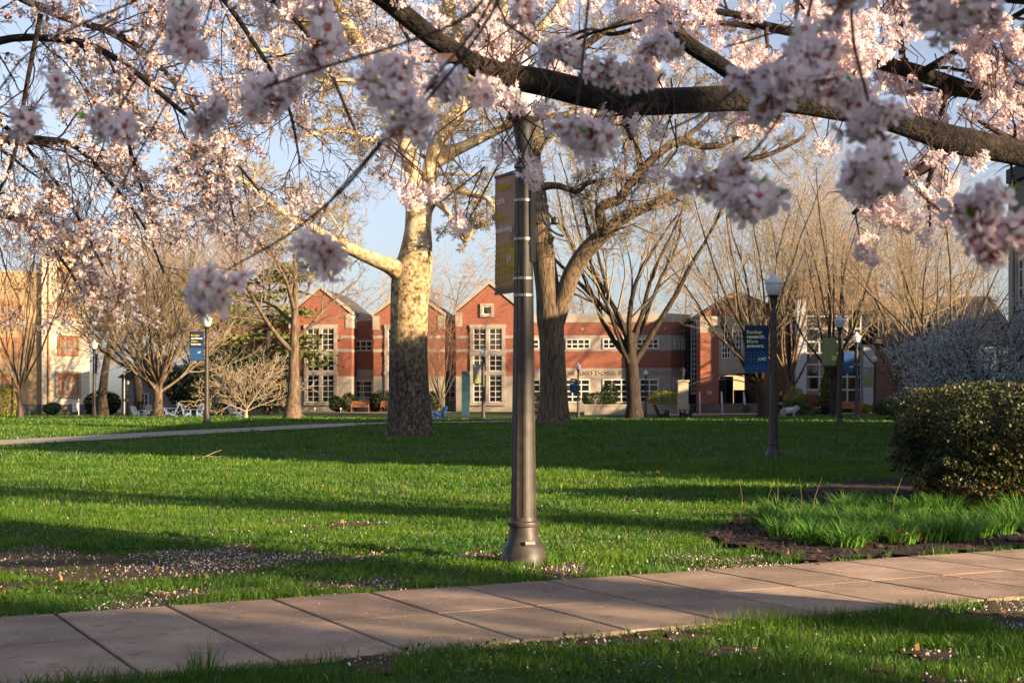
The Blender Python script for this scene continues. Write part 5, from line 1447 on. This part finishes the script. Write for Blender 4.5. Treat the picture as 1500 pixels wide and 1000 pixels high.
for s in (-1, 1):
    b = MB(); b.lathe([(.004, -.008), (.011, 0), (.004, .008)], 8); e = b.build('eye', M['hair'], body); e.location = (s * .03, -.102, 1.645)
    b = MB(); b.lathe([(.006, -.03), (.02, 0), (.006, .03)], 8); e = b.build('ear', M['skin'], body); e.location = (s * .078, -.01, 1.635)
b = MB(); b.box(-.022, .022, -.108, -.098, 1.565, 1.573); b.build('mouth', M['ink_red'], body)

dp = on(1157, 95)
dg = thing('dog', dp, 'fluffy white dog standing side on in the grass beside the person in black', 'dog')
# faces local +x
dpts = [(-.30, 0, .42, .19, .18), (-.10, 0, .43, .20, .20), (.12, 0, .44, .21, .21), (.26, 0, .48, .19, .21), (.36, 0, .56, .16, .16), (.43, 0, .62, .14, .14), (.53, -.01, .585, .075, .07), (.59, -.01, .575, .05),
        (-.40, 0, .46, .09), (-.49, 0, .40, .11), (-.53, 0, .28, .10), (-.50, 0, .19, .05)]
ded = [(0, 1), (1, 2), (2, 3), (3, 4), (4, 5), (5, 6), (6, 7), (0, 8), (8, 9), (9, 10), (10, 11)]
for s in (-1, 1):
    k = len(dpts)                                     # front leg: elbow, wrist, paw; hind leg: knee forward, hock back, paw
    dpts += [(.26 + .03 * s, s * .10, .30, .075), (.25 + .03 * s, s * .10, .16, .05), (.26 + .03 * s, s * .10, .05, .042), (.31 + .03 * s, s * .10, .03, .04)]
    ded += [(3, k), (k, k + 1), (k + 1, k + 2), (k + 2, k + 3)]
    k = len(dpts)
    dpts += [(-.26 + .04 * s, s * .10, .30, .09), (-.36 + .04 * s, s * .10, .16, .05), (-.35 + .04 * s, s * .10, .05, .042), (-.30 + .04 * s, s * .10, .03, .04)]
    ded += [(0, k), (k, k + 1), (k + 1, k + 2), (k + 2, k + 3)]
    k = len(dpts); dpts += [(.46, s * .085, .70, .035), (.45, s * .11, .745, .018)]; ded += [(5, k), (k, k + 1)]
skin_obj('body', dpts, ded, M['fur'], dg, 1)
b = MB(); b.lathe([(.005, -.012), (.02, 0), (.005, .014)], 8); e = b.build('nose', M['hair'], dg); e.location = (.635, -.01, .58)
g = np.random.default_rng(9); n = 2600; C = []
for i in range(n):
    e = ded[g.integers(0, len(ded))]
    a, c = np.array(dpts[e[0]]), np.array(dpts[e[1]]) 
    s = g.random(); q = a[:3] * (1 - s) + c[:3] * s; r = a[3] * (1 - s) + c[3] * s; v = g.normal(size=3); v /= np.linalg.norm(v); C.append(q + v * r * 1.05)
C = np.array(C); C = C[C[:, 2] > .02]
V, q = leaf_quads(C, .10, g); mk('fur', V, [q], [M['fur']], None, False, dg)

# ------------------------------------------------------------------ cherry trees
def flower_template(seg):
    """5 cupped petals; returns verts and quads with material index (0 petal, 1 red heart)"""
    V = []; F = []; mi = []
    for k in range(5):
        a = k * 1.2566
        prof = [(.08, .05, .0), (.30, .17, .05), (.68, .34, .10), (1.0, .20, .13)] if seg > 1 else [(.08, .06, .0), (.62, .30, .09), (1.0, .15, .12)]
        b = len(V)
        for r, w_, z in prof:
            for s in (-1, 1):
                V.append((r * math.cos(a) - s * w_ * math.sin(a), r * math.sin(a) + s * w_ * math.cos(a), z + (.03 if s > 0 else 0)))
        for i in range(len(prof) - 1):
            F.append((b + 2 * i, b + 2 * i + 1, b + 2 * i + 3, b + 2 * i + 2)); mi.append(1 if (i == 0 and seg > 1) else 0)
    return np.array(V), np.array(F), np.array(mi)

def place_flowers(C, N, size, g, seg=1):
    """flowers at points C facing N"""
    tv, tf, tm = flower_template(seg); n = len(C)
    N = N / (np.linalg.norm(N, axis=1, keepdims=True) + 1e-9)
    r = g.normal(size=(n, 3)); u = np.cross(N, r); u /= np.linalg.norm(u, axis=1, keepdims=True) + 1e-9; v = np.cross(N, u)
    s = (size * .5 * (.75 + .5 * g.random(n)))[:, None, None]
    cup = (1 + 3.2 * g.random(n) ** 2)[:, None, None]
    V = C[:, None] + s * (tv[None, :, :1] * u[:, None] + tv[None, :, 1:2] * v[:, None] + tv[None, :, 2:] * cup * N[:, None])
    F = (tf[None] + (np.arange(n) * len(tv))[:, None, None]).reshape(-1, 4)
    return V.reshape(-1, 3), F, np.tile(tm, n)

def pompon_mesh(name, nf, rad, seed, leaves=2):
    g = np.random.default_rng(seed); d = g.normal(size=(nf, 3)); d /= np.linalg.norm(d, axis=1, keepdims=True)
    d[:, 2] = np.where(d[:, 2] > .55, -d[:, 2], d[:, 2])
    ax = g.normal(size=3); ax[2] *= .5; ax /= np.linalg.norm(ax)
    off_ = (g.integers(0, 3, nf) - 1)[:, None] * ax * rad * 1.35 + g.normal(size=(nf, 3)) * rad * .25
    C = d * rad * (.55 + .65 * g.random((nf, 1))) + off_; N = d + g.normal(size=(nf, 3)) * .35
    V, F, mi = place_flowers(C, N, .031, g, 2)
    # stalks, buds and young leaves
    pol = [([(0, 0, .3 * rad), tuple(c * .5 + np.array([0, 0, .1 * rad])), tuple(c * .98)], [.0012, .001, .0022]) for c in C]
    tv, tf = tubes(pol, 3); F2 = tf + len(V); V = np.vstack([V, tv]); mi = np.concatenate([mi, np.full(len(tf), 2)])
    lv = []; lf = []
    for k in range(leaves):
        a = g.random() * 6.28; dx, dy = math.cos(a), math.sin(a); L = rad * (1.6 + .8 * g.random()); o = np.array([dx, dy, .25]) * rad * .9
        t_ = np.array([dx * .8, dy * .8, .35]); s_ = np.array([-dy, dx, 0]) * L * .2; b0 = len(V) + len(lv)
        lv += [o, o + t_ * L * .45 - s_, o + t_ * L, o + t_ * L * .45 + s_]; lf.append((b0, b0 + 1, b0 + 2, b0 + 3))
    if lv:
        V = np.vstack([V, np.array(lv)]); mi = np.concatenate([mi, np.full(len(lf), 3)])
        fs = [np.vstack([F, F2, np.array(lf)])]
    else: fs = [np.vstack([F, F2])]
    return mk(name, V, fs, [M['petal'], M['petal_eye'], M['bud'], M['leaf_new']], mi, False)

ct = Vector((4.15, 9.75, 0))
cherry = thing('cherry_tree', ct, 'blossoming cherry whose dark limbs and near pink sprays cross the top of the view', 'tree', 'blossoming cherry trees')
def rel(p): return (p.x - ct.x, p.y - ct.y, p.z - ct.z)
def crow(rows, k=6):
    return limbs_from_px(ct, rows, k)
trunk = [([(0, 0, -.15), (.02, 0, .3), (.03, -.02, 1.0), (.0, -.05, 1.6), (-.1, -.1, 2.1)], [.36, .25, .21, .20, .22])]
limbs = []; twl = []
main = [(1640, 262, 52, 8.7), (1560, 242, 50, 8.4), (1500, 226, 47, 8.1), (1440, 213, 49, 7.9), (1390, 203, 51, 7.7), (1350, 190, 46, 7.55), (1290, 172, 42, 7.4), (1220, 158, 43, 7.25), (1150, 147, 45, 7.1), (1080, 144, 47, 7.0), (1010, 147, 48, 6.9), (940, 149, 50, 6.8), (870, 139, 51, 6.7), (800, 122, 50, 6.6), (730, 108, 44, 6.5), (690, 92, 40, 6.45), (640, 60, 36, 6.4), (600, 28, 36, 6.35), (550, -10, 33, 6.3), (480, -50, 28, 6.2), (380, -90, 22, 6.1)]
limbs.append(crow(main))
limbs.append(([(-.1, -.1, 2.05)] + [tuple(limbs[0][0][0])], [.22, .105]))
limbs.append(crow([(1110, 142, 30, 7.05), (1085, 118, 30, 7.05), (1050, 92, 30, 7.05), (1010, 66, 29, 7.05), (990, 40, 25, 7.0), (984, 0, 22, 6.95), (978, -60, 18, 6.9)]))
limbs.append(crow([(1700, 190, 34, 10.4), (1600, 170, 32, 10.0), (1500, 150, 31, 9.7), (1440, 138, 30, 9.5), (1390, 122, 30, 9.3), (1340, 105, 29, 9.1), (1290, 92, 26, 8.9), (1240, 78, 22, 8.8), (1180, 52, 19, 8.6), (1120, 38, 17, 8.5), (1080, 22, 13, 8.4), (1020, 16, 11, 8.3), (960, 32, 9, 8.2), (900, 50, 8, 8.1), (860, 44, 6, 8.0), (800, 70, 4, 7.9), (760, 95, 3, 7.9)]))
limbs.append(([(.0, -.05, 1.7), (.35, .35, 2.3), tuple(limbs[-1][0][0])], [.17, .11, .085]))
limbs.append(crow([(1350, 106, 14, 9.1), (1400, 76, 12, 9.0), (1450, 45, 11, 8.9), (1510, 10, 10, 8.8), (1580, -40, 8, 8.8)]))
limbs.append(crow([(1105, 40, 12, 8.5), (1060, 34, 9, 8.4), (1000, 34, 8, 8.3), (955, 37, 6, 8.2)]))
limbs.append(crow([(940, 30, 5, 6.0), (880, 45, 6, 6.1), (840, 60, 5, 6.2), (790, 88, 4, 6.3), (700, 150, 3, 6.4), (640, 195, 2, 6.4)]))
# limb passing over the camera out of the frame, from which the nearest sprays hang
over = [(-.1, -.1, 2.1), (-.9, -2.2, 2.62), (-1.9, -4.6, 2.78), (-2.9, -6.5, 2.86), (-4.3, -7.6, 2.92), (-5.4, -8.1, 2.9)]
limbs.append((over, [.13, .10, .075, .055, .04, .02]))
limbs.append(([over[2], (-2.6, -5.6, 2.72), (-4.0, -6.3, 2.62), (-5.2, -6.6, 2.6)], [.05, .035, .022, .012]))
limbs.append(([over[1], (-1.3, -4.0, 2.6), (-2.0, -5.4, 2.62), (-2.4, -6.9, 2.55)], [.05, .035, .022, .012]))
tube_obj('trunk', trunk, 16, M['bark_cherry'], cherry)
a = np.linspace(0, 1, 5)
for q in limbs: tube_obj('limb', [(q[0], [r * .80 for r in q[1]])], 14, M['bark_cherry'], cherry)

# near twigs: px polylines with width and distance, they run up and out of the frame
tw = [
 [(90, 420, 2, 2.6), (160, 300, 3, 2.5), (220, 195, 4, 2.4), (290, 60, 4, 2.3), (330, -60, 5, 2.2)],
 [(190, 120, 3, 2.3), (250, 25, 4, 2.2), (300, -60, 5, 2.2)],
 [(175, 170, 2, 2.3), (176, 100, 3, 2.3), (182, 40, 3, 2.3), (190, -40, 3, 2.3)],
 [(0, 130, 4, 2.4), (40, 80, 4, 2.35), (110, 40, 4, 2.3), (220, -10, 5, 2.3), (300, -70, 5, 2.2)],
 [(310, 410, 3, 1.9), (350, 385, 4, 1.9), (420, 345, 5, 1.9), (500, 280, 6, 1.9), (560, 210, 6, 1.9), (640, 130, 6, 1.9), (720, 20, 7, 1.9), (760, -80, 8, 1.9)],
 [(385, 130, 5, 1.75), (440, 110, 6, 1.75), (520, 85, 6, 1.75), (600, 60, 6, 1.75), (690, 20, 7, 1.75), (740, -60, 8, 1.75)],
 [(455, 360, 3, 2.1), (480, 300, 4, 2.05), (530, 240, 4, 2.0), (590, 170, 5, 1.95), (640, 120, 5, 1.9)],
 [(590, 190, 4, 1.6), (640, 110, 5, 1.6), (690, 50, 6, 1.6), (760, -70, 7, 1.6)],
 [(742, 35, 4, 3.0), (800, 75, 5, 3.0), (860, 105, 5, 3.0), (900, 100, 4, 3.0)],
 [(742, 35, 4, 3.0), (700, -60, 5, 3.0)],
 [(1170, 105, 6, 2.1), (1165, 40, 7, 2.1), (1170, -60, 8, 2.1)],
 [(1060, 255, 4, 1.9), (1110, 215, 5, 1.9), (1150, 150, 6, 1.95), (1165, 60, 6, 2.0)],
 [(980, 190, 4, 2.4), (1040, 160, 5, 2.4), (1090, 120, 5, 2.4), (1170, 60, 6, 2.3), (1200, -60, 6, 2.2)],
 [(1285, 220, 5, 1.8), (1270, 140, 6, 1.8), (1250, 60, 7, 1.8), (1245, -60, 8, 1.8)],
 [(1310, 245, 6, 1.7), (1360, 295, 6, 1.7), (1410, 330, 6, 1.7), (1455, 335, 5, 1.7)],
 [(1310, 245, 6, 1.7), (1275, 150, 6, 1.75)],
 [(1060, 70, 3, 2.8), (1110, 55, 4, 2.8), (1165, 30, 4, 2.8), (1170, -50, 4, 2.8)],
 [(838, 195, 4, 2.0), (850, 120, 5, 2.0), (860, 20, 6, 2.0), (870, -80, 6, 2.0)],
 [(100, 110, 3, 2.2), (120, 60, 3, 2.2), (180, 20, 4, 2.25)], [(25, 188, 3, 2.3), (15, 140, 3, 2.35), (5, 110, 3, 2.4)], [(165, 190, 4, 2.2), (185, 140, 4, 2.25), (215, 90, 4, 2.3)],
]
for r in tw: tube_obj('twig', [crow([(x, y, w_ * .75, d) for x, y, w_, d in r], 4)], 6, M['twig_cherry'], cherry)

# nearest blossom sprays: (px, py, depth, how many balls, spread in px)
pm = [pompon_mesh('blossom_cluster', 20, .0155, 300 + i, 2 if i % 2 else 1) for i in range(6)]
for o in pm: o.parent = cherry
near = [(265, 25, 2.05, 2, 12), (268, 68, 2.0, 2, 10), (100, 115, 2.2, 1, 8), (308, 158, 1.85, 2, 18), (360, 155, 1.85, 2, 18), (145, 188, 2.1, 1, 10), (185, 185, 2.1, 1, 10), (22, 186, 2.1, 2, 14),
        (485, 35, 1.9, 2, 18), (465, 75, 1.9, 2, 16), (430, 118, 1.85, 2, 22), (545, 125, 1.8, 2, 22), (605, 100, 1.9, 2, 22), (650, 112, 1.95, 2, 22), (590, 182, 1.6, 3, 18), (310, 425, 1.7, 3, 20), (455, 362, 1.8, 3, 20),
        (835, 92, 2.6, 3, 24), (880, 112, 2.6, 3, 26), (925, 105, 2.6, 3, 26), (968, 72, 2.5, 3, 24), (838, 205, 1.75, 4, 26), (1075, 285, 1.65, 5, 30), (1115, 122, 1.8, 4, 24), (1165, 100, 1.75, 5, 32), (1220, 88, 1.8, 4, 30), (1240, 135, 1.9, 2, 18),
        (1285, 170, 1.7, 3, 24), (1285, 235, 1.6, 5, 28), (1245, 8, 1.7, 3, 28), (1400, 12, 1.65, 4, 34), (1450, 325, 1.65, 3, 26), (1440, 362, 1.7, 2, 20), (1492, 345, 1.65, 2, 20), (1425, 292, 1.7, 1, 10), (780, 2, 2.4, 2, 24), (700, 128, 2.2, 1, 20)]
g = random.Random(31); k = 0
for x, y, d, n, s in near:
    for j in range((n + 1) // 2 + (1 if n > 3 else 0)):
        if k >= 100: break
        o = pm[k % 6]
        if k >= 6: o = o.copy(); COL.objects.link(o); o.parent = cherry
        q = P(x + g.gauss(0, s * .75), y + g.gauss(0, s * .6), d + g.uniform(-.08, .08))
        sc = g.uniform(.8, 1.05)
        o.location = rel(q); o.scale = (sc, sc, sc); o.rotation_euler = (g.gauss(0, .4), g.gauss(0, .4), g.uniform(0, 6.28)); k += 1
    else: continue

# farther blossom of the same tree, along its branches
def blossom_cloud(centres, balls, nf, rad, g, size=.036):
    """balls: cluster centres (n x 3) -> flowers facing outwards"""
    n = len(balls); d = g.normal(size=(n * nf, 3)); d /= np.linalg.norm(d, axis=1, keepdims=True)
    C = np.repeat(balls, nf, 0) + d * rad * (.6 + .5 * g.random((n * nf, 1))); return place_flowers(C, d + g.normal(size=d.shape) * .4, size, g, 1)

CH = dict(n=[1, 7, 6, 5], wob=[0, .14, .18, .2], up=[0, -.02, -.05, -.06], kids=[0, 6, 5], t0=[0, .15, .1], ang=[(30, 75), (25, 60), (25, 60)], lr=[(.3, .6), (.4, .7), (.4, .7)], rmin=.003, rr=(.3, .5))
out = {}; g = random.Random(41)
for li, kids, L0, t0 in ((0, 9, .9, .02), (2, 3, .7, .4), (3, 15, 1.15, .0), (5, 9, 1.1, .0), (6, 3, .6, .0)):
    pts, rad = limbs[li]; sprout(out, pts, rad, dirs_of(pts), L0 * 1.6, 0, CH, g, t0=t0, kids=kids)
tube_obj('branch', [x for kk in out for x in out[kk]], 5, M['twig_cherry'], cherry)
gn = np.random.default_rng(43)
balls = []
for lv in out:
    if lv < 2: continue
    for pts, rad in out[lv]:
        a = np.array(pts)
        for i in range(1, len(a)):
            if g.random() < .62: balls.append(a[i] + gn.normal(size=3) * .012 - np.array([0, 0, .025]))
balls = np.array(balls)
# keep the open sky patches below the limb clearer: fewer clusters left of the lamp on this tree
wx = balls[:, 0] + ct.x; wy = balls[:, 1] + ct.y; pxs = 750 + wx / wy * FOC; pys = 585 - (balls[:, 2] + ct.z - EYE) / wy * FOC
dense = vnoise(balls[:, 0] * 1.0 + balls[:, 2] * .6, balls[:, 1] + balls[:, 2], .45, 46)
balls = balls[(dense > .47) & ((pxs > 1080) | (gn.random(len(balls)) < .22))]
hang = []
for x, y, d, n, s_ in ((752, 150, 6.4, 9, 22), (722, 140, 6.4, 5, 14), (790, 162, 6.4, 4, 10), (735, 232, 6.5, 6, 16), (780, 245, 6.5, 6, 16), (600, 278, 6.3, 9, 18), (640, 285, 6.3, 4, 10), (672, 327, 6.2, 5, 8), (880, 190, 6.6, 5, 12), (965, 195, 6.6, 5, 8), (930, 180, 6.6, 3, 8),
                      (965, 255, 6.6, 3, 8), (1380, 232, 7.4, 5, 14), (1438, 236, 7.6, 5, 12), (1350, 280, 7.4, 4, 14), (1390, 290, 7.4, 5, 12), (1205, 215, 7.2, 4, 12), (830, 15, 8, 7, 20), (965, 15, 8, 6, 16), (1030, 12, 8, 7, 14), (1105, 14, 8, 7, 18), (1180, 20, 8.4, 9, 24), (870, 12, 8, 5, 16),
                      (700, 10, 7.5, 8, 30), (640, 15, 7.5, 5, 24), (1290, 55, 8.6, 16, 34), (1340, 25, 8.6, 14, 40), (1430, 85, 8.8, 14, 36), (1470, 120, 9, 12, 30), (1475, 185, 8.6, 14, 34), (1340, 140, 8.8, 8, 24), (1290, 130, 8.8, 6, 20), (1420, 165, 8.8, 6, 20)):
    for _ in range(n): hang.append(rel(P(x + g.gauss(0, s_ * .7), y + g.gauss(0, s_ * .5), d + g.uniform(-.15, .15))))
st_ = [([tuple(h), (h[0] + g.uniform(-.1, .1), h[1] + g.uniform(-.1, .1), h[2] + .12), (h[0] + g.uniform(-.15, .15), h[1], h[2] + .26)], [.0025, .003, .004]) for h in hang]
tag(tube_obj('spur', st_, 4, M['twig_cherry'], cherry), kind='stuff')
balls = np.vstack([balls, np.array(hang)])
V, F, mi = blossom_cloud(None, balls, 10, .036, gn)
tag(mk('blossoms', V, [F], [M['petal'], M['petal_eye']], mi, False, cherry), kind='stuff')

# ---- second cherry, trunk just out of the frame on the left, its crown hanging into the left half
lt = Vector((-6.9, 14.2, 0))
ch2 = thing('cherry_tree', lt, 'pale pink blossoming cherry with fine hanging twigs filling the upper left of the view', 'tree', 'blossoming cherry trees')
tube_obj('trunk', [([(0, 0, -.15), (0, 0, .4), (.05, 0, 1.2), (.1, 0, 1.9)], [.4, .27, .23, .24])], 16, M['bark_cherry'], ch2)
rows = [
 [(-300, 330, 34, 14.2), (-200, 190, 30, 14.0), (-100, 100, 24, 13.7), (0, 60, 12, 13.4), (70, 56, 11, 13.2), (130, 66, 11, 13), (190, 100, 9, 12.8), (250, 150, 7, 12.6), (320, 210, 5, 12.5), (380, 280, 3, 12.4)],
 [(-300, 330, 30, 14.2), (-160, 240, 24, 14.4), (-40, 210, 18, 14.5), (60, 206, 13, 14.5), (110, 215, 8, 14.5), (160, 265, 6, 14.5), (210, 330, 4, 14.4), (240, 400, 3, 14.4)],
 [(-300, 320, 34, 14.3), (-180, 100, 28, 14.8), (-40, -40, 22, 15.2), (120, -90, 16, 15.5), (280, -60, 12, 15.6), (400, 0, 9, 15.6), (470, 80, 6, 15.6), (520, 190, 4, 15.5)],
 [(-300, 320, 30, 14.2), (-150, 40, 26, 13.6), (20, -120, 20, 13.0), (180, -110, 14, 12.6), (300, -30, 10, 12.4), (370, 60, 7, 12.3), (420, 150, 5, 12.2), (440, 240, 3, 12.2)],
 [(-300, 330, 26, 14.3), (-140, 300, 18, 15.2), (-20, 310, 12, 15.8), (40, 330, 8, 16), (90, 380, 5, 16), (130, 440, 3, 16)],
 [(-40, -40, 16, 15.2), (80, 20, 12, 15.6), (190, 60, 9, 15.8), (270, 140, 7, 16), (320, 230, 5, 16), (345, 330, 3, 16)],
 [(-100, 95, 14, 13.7), (-20, 160, 9, 13.8), (60, 240, 6, 14), (110, 310, 5, 14), (150, 390, 3, 14)],
 [(190, 100, 8, 12.8), (180, 170, 6, 12.8), (200, 250, 5, 12.9), (225, 330, 3, 13)],
 [(60, 20, 8, 12.4), (40, 120, 7, 12.5), (20, 230, 6, 12.6), (-10, 300, 4, 12.6), (-40, 380, 3, 12.6)],
 [(280, -60, 11, 15.6), (420, -70, 10, 15.8), (540, -30, 8, 16), (600, 60, 5, 16)],
]
L2 = [limbs_from_px(lt, r, 5) for r in rows]
for q in L2: tube_obj('limb', [q], 10, M['bark_cherry'], ch2)
out = {}; g = random.Random(51)
CL = dict(n=[1, 7, 6, 5], wob=[0, .13, .17, .2], up=[0, -.05, -.07, -.08], kids=[0, 7, 5], t0=[0, .1, .1], ang=[(25, 80), (25, 60), (25, 60)], lr=[(.3, .6), (.4, .7), (.4, .75)], rmin=.0035, rr=(.25, .45))
for i, (pts, rad) in enumerate(L2):
    L = length(pts); sprout(out, pts, rad, dirs_of(pts), 2.7, 0, CL, g, t0=.25 if i < 6 else .1, kids=int(6 + L * 2.6))
tube_obj('branch', [x for kk in out for x in out[kk]], 4, M['twig_cherry'], ch2)
balls = []
for lv in out:
    if lv < 2: continue
    for pts, rad in out[lv]:
        a = np.array(pts)
        for i in range(1, len(a)):
            if g.random() < .30: balls.append(a[i] + gn.normal(size=3) * .015 - np.array([0, 0, .02]))
balls = np.array(balls)
dense = vnoise(balls[:, 0] + balls[:, 2] * .5, balls[:, 1] + balls[:, 2] * 1.2, .7, 56)
zz_ = balls[:, 2] + lt.z; keep = (dense > .505 + .16 * ss(3.9, 2.7, zz_)) & (zz_ > 2.3)
balls = balls[keep]
V, F, mi = blossom_cloud(None, balls, 8, .032, gn, .031)
tag(mk('blossoms', V, [F], [M['petal_far']], None, False, ch2), kind='stuff')
sel = balls[gn.random(len(balls)) < .35]
V, q = leaf_quads(np.repeat(sel, 3, 0) + gn.normal(size=(len(sel) * 3, 3)) * .035, .045, gn)
tag(mk('young_leaves', V, [q], [M['bud']], None, False, ch2), kind='stuff')
print('BALLS', len(balls))

# ---- white blossom tree in shade at the right
wp = on(1452, 50)
wt = thing('pear_tree', wp, 'white blossoming tree in shade at the right edge behind the hedge', 'tree')
out = {}; g = random.Random(61)
PE = dict(n=[4, 8, 6, 5], wob=[.04, .10, .14, .18], up=[0, .01, .01, .0], kids=[17, 10, 7], t0=[.6, .15, .12], ang=[(25, 78), (25, 60), (25, 60)], lr=[(2.8, 3.9), (.4, .7), (.4, .7)], rmin=.008)
grow(out, (0, 0, -.1), (0, 0, 1), 1.5, .13, 0, PE, g, .75)
tree_parts(wt, out, 2, M['bark_dark'], M['bark_dark'])
balls = []
for lv in (2, 3):
    for pts, rad in out.get(lv, []):
        a = np.array(pts)
        for i in range(1, len(a)): balls.append(a[i])
balls = np.array(balls); print('PEAR', len(balls), balls.min(0), balls.max(0))
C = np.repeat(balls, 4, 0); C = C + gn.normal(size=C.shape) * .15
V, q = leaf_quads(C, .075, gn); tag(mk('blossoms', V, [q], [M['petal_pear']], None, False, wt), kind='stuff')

# ---- trees behind the camera's right shoulder whose shadows fall on the lawn and the path
for i, (x, y, H, r, th, sd) in enumerate(((31, -9.9, 19, .52, 11.5, 71), (47, -23.2, 18, .34, 13, 72), (11.5, -5.6, 11, .3, 2.6, 73), (33, -3.2, 20, .60, 12.5, 74), (27, -9.0, 14, .20, 8, 77))):
    g = random.Random(sd); S2 = dict(VASE); S2['rmin'] = .03; S2['n'] = S2['n'][:3]; S2['kids'] = [9] + S2['kids'][1:]; S2['rr'] = (.4, .6)
    t = thing('bare_tree', (x, y, 0), ('bare shade tree standing far off to the right of the camera', 'tall bare shade tree farther back behind the camera at right', 'bare shade tree close behind the camera at right', 'bare shade tree at the open side of the grey hall', 'slim bare shade tree in line with the front of the grey hall', '')[i], 'tree', 'bare trees on the campus lawn')
    out = {}; lr = S2['lr'][0]; kk = (H - th) / th / (sum(lr) / 2) / .8; S2['lr'] = [(lr[0] * kk, lr[1] * kk)] + S2['lr'][1:]
    grow(out, (0, 0, -.15), (0, 0, 1), th, r, 0, S2, g, .75); tree_parts(t, out, 2, M['bark_dark'], M['bark_grey'], 8, 4)

for x, y, w_, h, lb in ((9.2, -3.6, 5.5, 8.5, 'unseen broad evergreen added behind the camera to shade the near blossom'), (14.5, -2.9, 4.2, 7.5, 'second unseen evergreen added farther right to shade the near grass')):  # unseen evergreens, added to shade the near blossom and grass
    t = thing('conifer_tree', (x, y, 0), lb, 'tree', 'evergreen trees'); g_ = np.random.default_rng(int(x * 10))
    tube_obj('trunk', [([(0, 0, -.1), (0, 0, h * .5), (0, 0, h * .97)], [.3, .2, .03])], 8, M['bark_dark'], t)
    n = 5200; z = g_.random(n); r = (1 - z ** 3) * (.2 + .8 * g_.random(n) ** .5) * w_ / 2; a = g_.random(n) * 6.283
    V, q = leaf_quads(np.stack([r * np.cos(a), r * np.sin(a), .2 + z * h], 1), .34, g_); mk('crown', V, [q], [M['leaf_cedar']], None, False, t)
